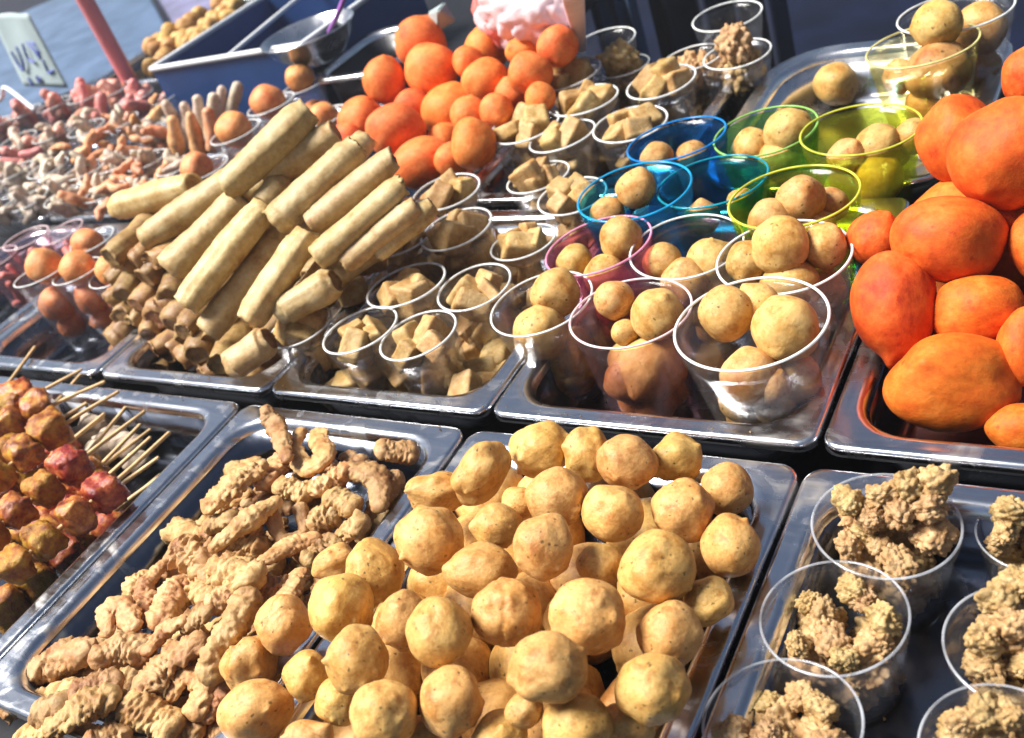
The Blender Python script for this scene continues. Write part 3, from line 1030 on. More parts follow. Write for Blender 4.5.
# ------------------------------------------------------------------ skewers
SK = [([(22, 402), (-4, 418)], (81, 370), 'yy', .01, 'yellow glazed chicken skewer highest in the stack'), ([(40, 411), (8, 428), (-18, 444)], (104, 382), 'rrr', .012, 'red meat skewer just below the top yellow one'),
      ([(52, 432), (24, 456), (-4, 476)], (118, 392), 'rrr', .016, 'dark red meat skewer in the middle of the stack'), ([(71, 467), (45, 488), (14, 514), (-12, 536)], (144, 412), 'yyyr', .024, 'amber chicken skewer with a large yellow chunk'),
      ([(104, 492), (79, 518), (44, 542), (14, 566)], (169, 433), 'rrry', .02, 'red glazed meat skewer nearest the chicken tray'),
      ([(66, 556), (36, 582), (6, 608)], (160, 475), 'rry', -.022, 'red meat skewer lowest in the tray, half shaded'), ([(88, 478), (60, 502), (30, 530), (-6, 556)], (150, 430), 'rryr', -.024, 'dark skewer wedged below, between the amber and red ones'),
      ([(60, 448), (34, 470), (0, 496)], (126, 402), 'ryr', -.024, 'dark skewer wedged below the middle one'), ([(40, 424), (14, 442), (-14, 458)], (110, 376), 'rry', -.024, 'dark skewer wedged below the upper red one'),
      ([(10, 452), (-14, 470)], (92, 362), 'rr', -.004, 'skewer lying under the top ones with its bare stick showing'), ([(-6, 400), (-24, 412)], (35, 347), 'yy', .004, 'skewer with its lone stick farthest over the tray corner')]
for i, (ch, tip, kinds, lift, lab) in enumerate(SK):
    fn = lambda x, y: 0.0 + lift
    tips = U(tip[0], tip[1], 0.0 + lift)
    ps = [U(px, py, lift) for px, py in ch]
    L_ = (ps[-1] - ps[0]).length
    nn = max(3, round(L_ / .0255))
    ps = [ps[0].lerp(ps[-1], q / (nn - 1)) for q in range(nn)]
    kinds = ''.join(random.choice(kinds + 'ry') for _ in range(nn))
    e = empty('meat_skewer', ps[0])
    tag(e, lab, 'skewer', 'meat skewers stacked in the tray')
    tail = ps[-1] + (ps[-1] - ps[0]).normalized() * 0.03
    me, c = tube('stick', [tail, ps[0] + (tips - ps[0]) * 0.1, tips], [0.0023, .0023, .002], n=6, seg=8)
    o = link('stick', me, MAT['stick'])
    o.location = c
    parent_keep(o, e)
    ax = (ps[0] - tail).normalized()
    for j, (p, kd) in enumerate(zip(ps, kinds)):
        d = (p - CAM).length
        r_ = 20.5 * d * .93 / FPX * random.uniform(.88, 1.12)
        me = cubeblob('meat_chunk', 2000 + i * 10 + j, (.92, 1, 1), lump=.16, rd=.45, fine=.09)
        o = link('meat_chunk', me, MAT['meat_red' if kd == 'r' else 'meat_yellow'])
        q = ax.to_track_quat('X', 'Z')
        o.rotation_mode = 'QUATERNION'
        o.rotation_quaternion = q
        o.scale = (r_ * .95, r_ * random.uniform(.9, 1.1), r_ * .95)
        o.location = p
        parent_keep(o, e)
# bare skewers whose meat lies beneath
LS = [((92, 448), (132, 400)), ((61, 419), (98, 396)), ((72, 440), (104, 414)), ((110, 474), (150, 438)), ((122, 484), (158, 458)), ((119, 507), (164, 474)), ((104, 462), (140, 425))]
for i, (a, b) in enumerate(LS):
    pa, pb = U(*a, -0.014), U(*b, -0.006)
    e = empty('meat_skewer', pa)
    tag(e, 'buried skewer, its bare stick {} from the top of the fan of sticks'.format(ORD[i]), 'skewer', 'meat skewers stacked in the tray')
    dr = (pa - pb).normalized()
    me, c = tube('stick', [pa + dr * .09, pa, pb], [.0023, .0023, .002], n=6, seg=8)
    o = link('stick', me, MAT['stick'])
    o.location = c
    parent_keep(o, e)
    for j in range(3):
        p = pa + dr * (0.016 + j * 0.032)
        p.z = -0.026
        me = blob('meat_chunk', 2300 + i * 10 + j, lump=.16, freq=1.5, fine=.05, fine_f=4, cell=.1, cell_f=2.4, sub=3)
        o = link('meat_chunk', me, MAT['meat_red' if (i + j) % 3 else 'meat_yellow'])
        o.scale = (.017, .017, .016)
        o.location = p
        parent_keep(o, e)
PS = [(98, 424, 17), (112, 440, 15), (128, 446, 15), (60, 404, 12), (84, 436, 13), (100, 452, 14), (138, 462, 12)]
items = []
for i, (px, py, r_) in enumerate(PS):
    p = U(px, py, -.036)
    d = (p - CAM).length
    o = link('fried_piece', blob('fried_piece', 2600 + i, lump=.2, freq=1.6, fine=.06, cell=.15, cell_f=3, sub=3), MAT['feet'])
    o.location = p
    s = r_ * d / FPX
    o.scale = (s * 1.2, s, s * .8)
    tag(o, None, 'fried piece', 'pale pieces under the skewer sticks')
    items.append((o, px, py, 'pale'))
rows_label(items, 4, '{adj} fried squid scrap, {pos} in {row} under the skewer sticks')

# ------------------------------------------------------------------ spring rolls
def spring_roll(a, b, r, seed, flat=.88, lump=.08):
    rs = random.Random(seed)
    ax = (b - a)
    L_ = ax.length
    ax.normalize()
    side = ax.cross(Vector((0, 0, 1))).normalized()
    upv = side.cross(ax).normalized()
    sag = rs.uniform(-.02, .04) * L_
    e0, e1, tp = rs.uniform(.04, .16), rs.uniform(.1, .3), rs.uniform(-.12, .12)
    sl0, sl1 = rs.uniform(-.5, .5), rs.uniform(-.5, .5)
    bl, tw, fold = rs.uniform(.03, .1), rs.uniform(-1, 1), rs.choice([.08, .1, .9, .92])
    off = Vector((rs.uniform(-9, 9), rs.uniform(-9, 9), 0))
    seg, n = 36, 40
    vs, fs = [], []
    roll = rs.uniform(0, 6)
    seam = rs.uniform(0, 2 * PI)
    for i in range(n + 1):
        u = i / n
        p = ax * (u - .5) * L_ + side * sag * (1 - (2 * u - 1) ** 2)
        endk = (1 - e0 * math.exp(-(u / .06) ** 2) - e1 * math.exp(-((1 - u) / .06) ** 2)) * (1 + tp * (u - .5)) * (1 + .03 * math.sin(u * 7 + roll))
        for k in range(seg):
            t_ = 2 * PI * k / seg
            dd = ((t_ - seam) % (2 * PI)) / (2 * PI)
            rr = r * (1 + .07 * (1 - dd)) * endk                 # wrapper spiral step at the seam
            q = side * math.cos(t_) + upv * math.sin(t_) * flat
            e = 1 + lump * N(p + q * r + off, 22) + .025 * N(p + q * r + off, 80) + bl * abs(N(p * .6 + q * r + off, 150)) - .07 * math.exp(-(((t_ - seam - tw * u) % (2 * PI) - 1.2) / .13) ** 2) - .06 * math.exp(-((u - fold + .05 * math.cos(t_ + roll)) / .018) ** 2)
            jag = r * (sl0 * math.cos(t_) * max(0, 1 - u * 8) + sl1 * math.sin(t_ + roll) * max(0, 1 - (1 - u) * 8)) + (rs.uniform(-.001, .001) if i in (0, n) else 0)
            vs.append(p + q * rr * e + ax * jag)
    for i in range(n):
        for k in range(seg):
            l = (k + 1) % seg
            fs.append((i * seg + k, i * seg + l, (i + 1) * seg + l, (i + 1) * seg + k))
    inner = []
    # folded-in ends: a lip, then a hollow where the wrapper tucks in
    for end, base in ((0, 0), (1, n * seg)):
        sgn = -1 if end == 0 else 1
        c0 = ax * (end - .5) * L_
        prev = [base + k for k in range(seg)]
        dk = rs.uniform(-.35, .08)
        for f_, dp in ((.92, .12), (.8, .16), (.64, .02 - .2 * dk), (.35, .04 - .22 * dk)):
            cur = []
            for k in range(seg):
                t_ = 2 * PI * k / seg
                q = side * math.cos(t_) + upv * math.sin(t_) * flat
                cur.append(len(vs))
                vs.append(c0 + q * r * .9 * f_ * (1 + .15 * N(q * 2 + off, 1.3)) + ax * sgn * dp * r * (1 + .6 * N(q + off, 1.7)))
            for k in range(seg):
                l = (k + 1) % seg
                if f_ < .7:
                    inner.append(len(fs))
                fs.append((prev[k], prev[l], cur[l], cur[k]))
            prev = cur
        inner.append(len(fs))
        fs.append(tuple(prev))
    me = mesh('spring_roll', vs, fs)
    for q in inner:
        me.polygons[q].material_index = 1
    bm = bmesh.new()
    bm.from_mesh(me)
    bmesh.ops.recalc_face_normals(bm, faces=bm.faces)
    bm.to_mesh(me)
    bm.free()
    return me


SRf = lambda x, y: min(max(.052 + .44 * (y - .07), -.02), .15)
SR = [((118, 207), (192, 186), 14, .0), ((147, 238), (236, 178), 15.5, .01), ((170, 268), (240, 198), 15, .012), ((187, 304), (264, 208), 16, .024), ((208, 330), (282, 232), 14.5, -.01), ((250, 320), (306, 236), 16, .012),
      ((228, 186), (308, 112), 17, .03), ((268, 176), (334, 132), 14.5, .006), ((276, 222), (356, 148), 17, .02), ((312, 224), (392, 160), 14, .012), ((318, 258), (400, 186), 14.5, .008), ((346, 262), (416, 206), 12.5, -.006),
      ((212, 330), (262, 262), 12, -.02), ((282, 312), (334, 282), 16, -.006), ((232, 366), (268, 340), 16, .004), ((246, 196), (300, 160), 12, -.012), ((262, 205), (280, 182), 13, .0), ((352, 250), (398, 228), 13, -.02),
      ((380, 250), (432, 206), 12, -.02), ((300, 300), (350, 240), 13, -.03), ((330, 282), (392, 232), 13, -.035), ((225, 250), (300, 190), 14, -.03)]
items = []
for i, (a, b, r_, lift) in enumerate(SR):
    fn = lambda x, y: SRf(x, y) + lift
    pa, pb = march(*a, fn), march(*b, fn)
    if (pb - pa).length > .26:
        pb = pa + (pb - pa).normalized() * .26
    rr = r_ * 1.12 * ((pa - CAM).length + (pb - CAM).length) / 2 * .93 / FPX
    o = link('spring_roll', spring_roll(pa, pb, rr, 40 + i), MAT['roll'])
    o.location = (pa + pb) / 2
    tag(o, None, 'spring roll', 'spring rolls heaped in the tray')
    px, py = proj((pa + pb) / 2)
    items.append((o, px, py, 'thin' if r_ < 13 else ('thick' if r_ > 15.8 else 'crisp')))
rows_label(items, 4.5, '{adj} spring roll lying lengthwise, {pos} in {row} of the heap top')
# the rolls that carry them
rs0 = random.Random(15)
for lev, (z_, x0_, x1_, yc_, n_) in enumerate(((FLOOR + .02, -.49, -.30, .19, 6), (-.008, -.48, -.31, .21, 6), (.026, -.47, -.31, .235, 5), (.06, -.45, -.32, .265, 4), (.094, -.43, -.33, .29, 3))):
    for k_ in range(n_):
        c_ = Vector((x0_ + (x1_ - x0_) * k_ / (n_ - 1), yc_, z_))
        dv = Vector((rs0.uniform(.0, .3), 1, rs0.uniform(-.05, .12))).normalized() * rs0.uniform(.05, .06)
        o = link('spring_roll', spring_roll(c_ - dv, c_ + dv, .0168, 240 + lev * 10 + k_), MAT['roll'])
        o.location = c_
        tag(o, 'spring roll buried in the middle of the heap under the top rolls', 'spring roll', 'spring rolls buried in the heap')
# the stacked ends on the near side
SE = [(116, 252, 13, 12), (117, 270, 12, 12), (141, 282, 11, 20), (124, 292, 12, 12), (112, 300, 10, 10), (122, 316, 13, 13), (152, 322, 17, 12), (174, 324, 17, 12), (136, 304, 12, 11), (118, 338, 13, 13), (141, 350, 15, 14),
      (160, 345, 12, 12), (176, 366, 17, 16), (122, 356, 12, 11), (200, 350, 16, 15), (226, 358, 16, 15), (248, 362, 16, 14), (205, 376, 14, 12), (226, 382, 15, 12), (158, 372, 13, 12), (138, 370, 12, 11), (250, 384, 15, 12),
      (186, 342, 14, 13), (150, 262, 14, 16), (170, 300, 14, 16), (190, 326, 13, 14), (130, 325, 11, 12), (108, 284, 11, 12), (134, 268, 11, 12), (160, 306, 11, 12), (148, 337, 11, 10), (116, 362, 11, 10), (212, 344, 12, 12), (240, 376, 12, 11),
      (192, 372, 13, 12), (270, 380, 13, 11), (168, 354, 12, 11), (128, 350, 11, 11)]
items = []
rs = random.Random(11)
for i, (px, py, a, b) in enumerate(SE):
    yy = .045 + .0 * px
    # the end wall of the heap: from the tray's near wall, leaning back as it rises
    d = ray(px, py)
    t = .5
    while t < 3:
        p = CAM + d * t
        wall = 0.044 + 0.55 * max(0, p.z + .05) + max(0, (-.40 - p.x)) * .12
        if p.y > wall:
            break
        t += .002
    dirv = Vector((.15 + rs.uniform(-.6, .45), 1, rs.uniform(-.25, .3))).normalized()
    rr = 1.15 * math.sqrt(a * b) * t * .93 / FPX
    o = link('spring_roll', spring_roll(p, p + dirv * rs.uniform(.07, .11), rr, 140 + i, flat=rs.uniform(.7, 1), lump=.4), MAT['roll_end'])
    o.location = p + dirv * .045
    tag(o, None, 'spring roll', 'spring rolls heaped in the tray')
    items.append((o, px, py, 'browned' if i % 3 else 'pale'))
rows_label(items, 4.4, '{adj} spring roll seen end on, {pos} in {row} of stacked ends')

# ------------------------------------------------------------------ cups
CUPW = {}


def cup_meshes(k, bot, rt=.03):
    key = (round(k, 2), round(bot, 2), rt)
    if key not in CUPW:
        th = .022

        def rad(u):
            return bot + (1 - bot) * u
        prof = [(bot * .2, 0.02), (bot * .82, .02), (bot * .9, 0), (bot, .015), (rad(.08) + .004, .08 * k), (rad(.1), .1 * k)]
        for u in (.3, .5, .7, .84):
            prof.append((rad(u), u * k))
        prof += [(rad(.86) + .012, .86 * k), (1 - .012, .97 * k), (1 - th - .01, .97 * k)]
        for u in (.84, .7, .5, .3, .1):
            prof.append((rad(u) - th, u * k))
        prof += [(bot - th, .06), (bot * .8, .045), (bot * .2, .045)]
        wme = lathe('cup_wall', prof, 56)
        rp = [(1 + rt * math.cos(a) - .012, k + rt * .95 * math.sin(a)) for a in [2 * PI * i / 10 for i in range(11)]]
        rme = lathe('rim', rp, 64, close=False)
        for me in (wme, rme):
            me.polygons.foreach_set('use_smooth', [True] * len(me.polygons))
            me.materials.append(CUPMAT['clear'][0])
        CUPW[key] = (wme, rme)
    return CUPW[key]


CUPS = {}
CUPPROTO = {}


def cup(key, px, py, a, label, style='clear', k=1.75, bot=.68, base=None, tilt=(0, 0), group='clear cups of snacks', zr=None, rt=.03):
    """a cup whose rim the photograph shows at px, py with half width a, standing at height base"""
    base = FLOOR if base is None else base
    lo, hi = base + .005, base + .4
    d = ray(px, py)
    if zr is None:
        for _ in range(50):
            z = (lo + hi) / 2
            t = (z - CAM.z) / d.z
            r = a * t * d.dot(CFWD) / FPX
            if r * k > z - base:
                lo = z
            else:
                hi = z
    else:
        z = zr
        t = (z - CAM.z) / d.z
        r = a * t * d.dot(CFWD) / FPX
    top = CAM + d * t
    if tilt == (0, 0):
        tilt = (random.uniform(-2.5, 2.5), random.uniform(-2.5, 2.5))
    T = Matrix.Rotation(R(tilt[0]), 4, 'X') @ Matrix.Rotation(R(tilt[1]), 4, 'Y')
    axis = (T @ Vector((0, 0, 1))).normalized()
    loc = top - axis * r * k
    pk = (round(k, 2), round(bot, 2), rt)
    wme, rme = cup_meshes(k, bot, rt)
    if pk not in CUPPROTO:
        e = empty('plastic_cup')
        wo = bpy.data.objects.new('cup_wall', wme)
        ro = bpy.data.objects.new('rim', rme)
        for q in (wo, ro):
            COL.objects.link(q)
            q.parent = e
            q.material_slots[0].link = 'OBJECT'
        CUPPROTO[pk] = (e, wo, ro)
    else:
        e0, w0, r0 = CUPPROTO[pk]
        e = e0.copy()
        COL.objects.link(e)
        wo, ro = w0.copy(), r0.copy()
        for q in (wo, ro):
            COL.objects.link(q)
            q.parent = e
    wo.material_slots[0].material = CUPMAT[style][0]
    ro.material_slots[0].material = CUPMAT[style][1]
    e.matrix_world = Matrix.Translation(loc) @ T @ Matrix.Rotation(random.uniform(0, 6), 4, 'Z') @ Matrix.Diagonal((r * random.uniform(.97, 1.03), r * random.uniform(.97, 1.03), r, 1))
    tag(e, label, 'cup', group)
    CUPS[key] = dict(loc=loc, axis=axis, r=r, k=k, bot=bot, top=top, items=[], key=key)
    return CUPS[key]


def clamp_in(c, p, rr):
    ax = c['axis']
    h = (p - c['loc']).dot(ax)
    H = c['r'] * c['k']
    h = max(h, rr * .9 + .03 * c['r'])
    u = min(1, max(0, h / H))
    R_ = c['r'] * (c['bot'] + (1 - c['bot']) * u) * .95
    rad = (p - c['loc']) - ax * (p - c['loc']).dot(ax)
    m = max(0.0, R_ - rr)
    if rad.length > m:
        rad = rad.normalized() * m
    return c['loc'] + ax * h + rad


def ball_in(key, px, py, rpx, dd=0.0, mat='cup_ball', name='fried_ball', cat='fried ball', noun='fried ball', maker=None):
    c = CUPS[key]
    d = ray(px, py)
    vd = Vector((d.x, d.y, 0)).normalized()
    t = ((c['loc'] + vd * dd * c['r']) - CAM).dot(vd) / d.dot(vd)
    p = CAM + d * t
    rr = min(rpx * t * d.dot(CFWD) / FPX, c['r'] * .66)
    p = clamp_in(c, p, rr)
    place_in(c, p, rr, mat, name, cat, noun, maker)


SEED = [0]


def cup_ball_mesh(i):
    rs = random.Random(i)
    nubs = [(Vector((rs.gauss(0, 1), rs.gauss(0, 1), rs.gauss(0, 1))).normalized(), rs.uniform(.05, .2), rs.uniform(.15, .35)) for _ in range(rs.randint(1, 3))]
    return blob('fried_ball', 4000 + i, lump=.07, freq=1.2, fine=.012, nubs=nubs, creases=1 if rs.random() < .3 else 0, sub=4)


def place_in(c, p, rr, mat, name, cat, noun, maker, dims=None):
    SEED[0] += 1
    i = SEED[0]
    rs = random.Random(i)
    me = (maker or cup_ball_mesh)(i)
    o = link(name, me, MAT[mat])
    o.location = p
    o.rotation_euler = (rs.uniform(0, 6), rs.uniform(0, 6), rs.uniform(0, 6))
    o.scale = (rr, rr, rr)
    tag(o, None, cat, c.get('cgroup', 'snacks inside the cups'))
    c['items'].append((o, p, rr, noun))
    return o


def fill_cup(key, n_levels, per, size, mat, name, cat, noun, maker, top=.95, seed=0, jitter=.15):
    """pieces stacked in a cup; size relative to the cup's rim radius"""
    c = CUPS[key]
    rs = random.Random(seed + hash(key) % 1 + len(key) * 31 + sum(map(ord, key)))
    H = c['r'] * c['k']
    for L_ in range(n_levels):
        u = (L_ + .5) / n_levels * top
        R_ = c['r'] * (c['bot'] + (1 - c['bot']) * min(1, u))
        a0 = rs.uniform(0, 6)
        for j in range(per):
            s = size * c['r'] * rs.uniform(.85, 1.15)
            a = a0 + j * 2 * PI / per + rs.uniform(-.25, .25)
            ro = max(0, R_ - s * 1.15) * rs.uniform(.75, 1)
            p = c['loc'] + c['axis'] * (u * H + rs.uniform(-jitter, jitter) * s) + Vector((math.cos(a) * ro, math.sin(a) * ro, 0))
            # those on the far side below the top are behind the others
            if L_ < n_levels - 1 and Vector((p.x - c['loc'].x, p.y - c['loc'].y)).dot(Vector((CAM.x - c['loc'].x, CAM.y - c['loc'].y))) < -0.2 * c['r'] * 0.5:
                continue
            p = clamp_in(c, p, s) if u < .8 else p
            place_in(c, p, s, mat, name, cat, noun, maker)


def label_cup_items(key, where):
    c = CUPS[key]
    its = sorted(c['items'], key=lambda t: proj(t[1])[1])
    n = len(its)
    for i, (o, p, rr, noun) in enumerate(its):
        pos = 'topmost' if i == 0 else ('lowest' if i == n - 1 else ORD[i] + ' from top')
        if n == 1:
            pos = 'single'
        o['label'] = '{} {} in {}'.format(pos, noun, where)


TOFUS = [cubeblob('tofu_piece', 50 + i, (1.05, random.uniform(.75, 1), random.uniform(.45, .8))) for i in range(14)]
POPS = [blob('chicken_nugget', 70 + i, lump=.24, freq=1.2, fine=.05, fine_f=6, cell=.36, cell_f=2.9, sub=5, squash=(1.15, 1, .85)) for i in range(12)]
for me in TOFUS + POPS:
    me.polygons.foreach_set('use_smooth', [True] * len(me.polygons))


def pool(lst):
    return lambda i: lst[i % len(lst)]


# tofu cups
TC = [('t1', 300, 327, 35, 'near corner tofu cup by the lumpy roll', 2, {}), ('t2', 360, 330, 41, 'front row tofu cup second from the rolls', 2, {}), ('t3', 418, 335, 42, 'front row tofu cup nearest the ball cups', 2, {}),
      ('t4', 406, 285, 41, 'tofu cup behind the front row, half empty', 2, {}), ('t5', 474, 287, 40, 'tofu cup behind the front row by the ball cups', 2, {}), ('t6', 400, 238, 37, 'tofu cup touching the ends of the rolls', 2, {}),
      ('t7', 456, 229, 38, 'tofu cup in the middle of the tray', 2, {}), ('t8', 446, 192, 36, 'tofu cup under the lowest pale orange ball', 2, {}), ('t9', 523, 242, 34, 'tofu cup beside the pink cup', 2, {}),
      ('t10', 538, 177, 32, 'tofu cup topped by one upright cube', 2, {}), ('t11', 572, 196, 36, 'tofu cup touching the light blue cup', 2, {}), ('t12', 562, 136, 35, 'tofu cup behind the cup with the upright cube', 2, {}),
      ('t13', 630, 124, 37, 'tofu cup behind the blue cups', 2, {}), ('t14', 661, 82, 36, 'far tofu cup with two long slabs', 2, {}), ('t15', 583, 100, 36, 'far tofu cup beside the orange heap', 2, {}),
      ('t17', 524, 126, 36, 'tofu cup touching the far orange heap', 2, {}), ('t18', 566, 74, 36, 'far tofu cup under the tall empty rim', 2, {}), ('t16', 622, 66, 28, 'far cup heaped with brown fried crumbs', 0, {}),
      ('t19', 604, 42, 33, 'empty clear cup rising at the far edge', 0, {}), ('t20', 727, 16, 34, 'empty clear cup above the crumb cups at the far edge', 0, {}), ('t21', 692, 58, 32, 'far crumb cup beside the rounded one', 0, {}),
      ('t22', 737, 54, 33, 'far crumb cup with the tallest rounded heap', 0, {}), ('t23', 336, 268, 30, 'tofu cup pressed against the rolls', 1, {})]
for key, px, py, a, lab, kind, kw in TC:
    k = 2.3 if key != 't20' else 2.6
    cup(key, px, py, a, 'clear ' + lab if 'clear' not in lab else lab, k=k, bot=.64, group='clear cups in the tofu trays', **kw)
    if kind:
        fill_cup(key, 3, 4, .47, 'tofu', 'tofu_piece', 'tofu piece', 'tofu chunk', pool(TOFUS), top=1.16 if key not in ('t4', 't5', 't2', 't3') else 1.05)
    label_cup_items(key, lab)
ball_in('t10', 527, 178, 17, -.3, mat='tofu', name='tofu_piece', cat='tofu piece', noun='tofu chunk', maker=pool(TOFUS))
label_cup_items('t10', 'the tofu cup topped by one upright cube')
for key in ('t16', 't21', 't22'):
    fill_cup(key, 2, 3, .5, 'popcorn', 'chicken_nugget', 'fried crumb', 'brown fried crumb piece', pool(POPS), top=1.02)
c = CUPS['t22']
place_in(c, c['top'] + Vector((0, 0, c['r'] * .25)), c['r'] * .6, 'popcorn', 'chicken_nugget', 'fried crumb', 'brown fried crumb piece', pool(POPS))
c = CUPS['t16']
place_in(c, c['top'] + Vector((0, 0, c['r'] * .15)), c['r'] * .7, 'popcorn', 'chicken_nugget', 'fried crumb', 'brown fried crumb piece', pool(POPS))
label_cup_items('t16', 'the far cup heaped with brown crumbs')
label_cup_items('t21', 'the far crumb cup beside the rounded one')
label_cup_items('t22', 'the far crumb cup with the tallest heap')

# loose tofu between the cups
LT = [(343, 268, .03), (352, 292, .012), (372, 262, .02), (470, 324, -.01), (449, 352, -.03), (427, 388, -.045), (450, 386, -.04), (470, 352, -.035), (486, 338, -.03), (462, 372, -.045), (440, 330, -.03), (436, 262, -.03),
      (395, 268, -.02), (330, 300, -.02), (344, 312, -.03), (300, 372, -.045), (330, 380, -.045), (380, 388, -.045), (500, 215, -.04), (490, 262, -.04), (600, 160, -.03), (590, 128, -.03), (540, 108, -.03), (612, 150, -.04), (640, 110, -.035)]
rs0 = random.Random(4)
for _ in range(300):
    w_ = Vector((rs0.uniform(-.235, -.02), rs0.uniform(.05, .32), rs0.uniform(-.042, -.012)))
    if all((Vector((w_.x, w_.y)) - Vector((c['loc'].x, c['loc'].y))).length > c['r'] * .72 for c in CUPS.values()) and len(LT) < 75:
        q_ = proj(w_)
        if all((Vector((q_[0] - a_[0], q_[1] - a_[1]))).length > 13 for a_ in LT):
            LT.append((q_[0], q_[1], w_.z))
its = []
for i, (px, py, z) in enumerate(LT):
    p = U(px, py, z)
    o = link('tofu_piece', TOFUS[i % len(TOFUS)], None, smooth=False)
    o.data.materials.clear()
    o.data.materials.append(MAT['tofu'])
    o.location = p
    o.rotation_euler = (random.uniform(-.5, .5), random.uniform(-.5, .5), random.uniform(0, 6))
    o.scale = (.019, .019, .019)
    tag(o, None, 'tofu piece', 'loose tofu between the cups')
    its.append((o, px, py, 'loose'))
rows_label(its, 5, '{adj} tofu piece between the cups, {pos} in {row} of loose ones')

# ball cups and tinted cups
BC = [('b1', 541, 303, 55, 'clear', 'clear ball cup at the tray corner by the tofu cups', {}), ('b2', 630, 312, 62, 'pinkish', 'rosy clear ball cup between two clear ones in front', {}),
      ('b3', 750, 322, 76, 'clear', 'largest clear ball cup in front beside the orange balls', {}), ('b4', 783, 256, 68, 'clear', 'clear ball cup behind the largest front cup', {}),
      ('b5', 598, 245, 56, 'pink', 'pink tinted ball cup', {}), ('b6', 686, 246, 58, 'clear', 'clear ball cup between the pink cup and yellow cups', {}),
      ('b7', 634, 191, 58, 'teal', 'light blue cup with one ball on its rim', {}), ('b8', 712, 181, 56, 'aqua', 'blue green cup with a dark inside', {}), ('b9', 676, 139, 50, 'blue', 'blue cup farthest back beside the green cup', {}),
      ('b10', 765, 131, 52, 'green', 'green tinted cup behind the blue cups', {}), ('b11', 860, 129, 57, 'yellow', 'yellow green cup beside the top orange balls', {}), ('b12', 793, 196, 65, 'yellow', 'wide yellow green cup in front of the green one', {}),
      ('b13', 922, 45, 54, 'amber', 'pale yellow tinted cup in the round cornered tray', {}), ('b14', 955, 12, 55, 'clear', 'clear cup in the round cornered tray corner', {})]
for key, px, py, a, st, lab, kw in BC:
    k = 2.05
    cup(key, px, py, a, lab, style=st, k=k, bot=.66, group='cups of fried balls', rt=.021, **kw)
BB = {'b1': [(556, 293, 25, .1), (540, 334, 28, -.35), (575, 368, 25, -.3), (544, 384, 23, -.4), (520, 345, 20, .3)],
      'b2': [(657, 315, 27, .0), (625, 332, 14, .1), (657, 374, 34, -.4), (614, 300, 20, .5), (620, 385, 24, -.3)],
      'b3': [(785, 329, 34, -.1), (750, 378, 31, -.45), (802, 380, 30, -.3), (772, 386, 20, -.6), (724, 312, 28, .5), (760, 305, 24, .6)],
      'b4': [(824, 246, 23, .1), (780, 245, 29, .0), (790, 287, 30, -.2), (748, 262, 22, .2), (826, 290, 22, .1)],
      'b5': [(621, 239, 22, .0), (606, 275, 22, -.3), (575, 262, 18, .3)],
      'b6': [(711, 263, 25, -.1), (687, 284, 26, -.3), (656, 262, 20, .3)],
      'b7': [(636, 189, 20, -.05), (600, 215, 18, .2)], 'b8': [(742, 203, 15, .1), (702, 218, 18, -.4)], 'b9': [(655, 160, 17, -.3), (692, 158, 17, -.3)],
      'b10': [(795, 132, 25, -.0), (752, 148, 20, .2), (780, 160, 22, -.2)],
      'b11': [(878, 147, 23, .1), (847, 158, 19, -.1), (878, 178, 26, -.25), (846, 188, 22, -.2), (902, 150, 16, .3)],
      'b12': [(800, 200, 25, .0), (772, 222, 24, -.15), (815, 232, 22, -.2), (830, 205, 18, .3)],
      'b13': [(941, 73, 31, -.25), (900, 76, 17, .1), (938, 25, 24, .2), (930, 108, 24, -.3)], 'b14': [(985, 30, 27, -.1), (978, 68, 24, -.2), (1000, 80, 20, -.1)]}
WH = {'b1': 'the clear cup at the corner by the tofu cups', 'b2': 'the rosy clear cup in front', 'b3': 'the largest clear cup beside the orange balls', 'b4': 'the clear cup behind the largest one', 'b5': 'the pink tinted cup',
      'b6': 'the clear cup between pink and yellow cups', 'b7': 'the light blue cup', 'b8': 'the blue green cup', 'b9': 'the farthest blue cup', 'b10': 'the green tinted cup', 'b11': 'the yellow green cup by the orange balls',
      'b12': 'the wide yellow green cup', 'b13': 'the pale yellow cup of the round cornered tray', 'b14': 'the clear cup of the round cornered tray'}
for key, lst in BB.items():
    if key not in ('b7', 'b8', 'b9', 'b14'):
        fill_cup(key, 2, 4 if key in ('b1', 'b2', 'b3', 'b4', 'b12') else 2, .37, 'cup_ball', 'fried_ball', 'fried ball', 'fried ball', cup_ball_mesh, top=.6)
    for (px, py, r_, dd) in lst:
        ball_in(key, px, py, r_, dd)
    label_cup_items(key, WH[key])
for (px, py, r_, lab) in ((836, 84, 21, 'fried ball lying loose in the round cornered steel tray'), (915, 136, 18, 'fried ball wedged between the yellow green cup and the orange balls')):
    p = U(px, py, FLOOR + .03 if px < 900 else .03)
    o = link('fried_ball', cup_ball_mesh(901 + px), MAT['fritter'])
    s = r_ * (p - CAM).length * .93 / FPX
    o.location = p
    o.scale = (s, s, s)
    tag(o, lab, 'fried ball', 'snacks inside the cups')

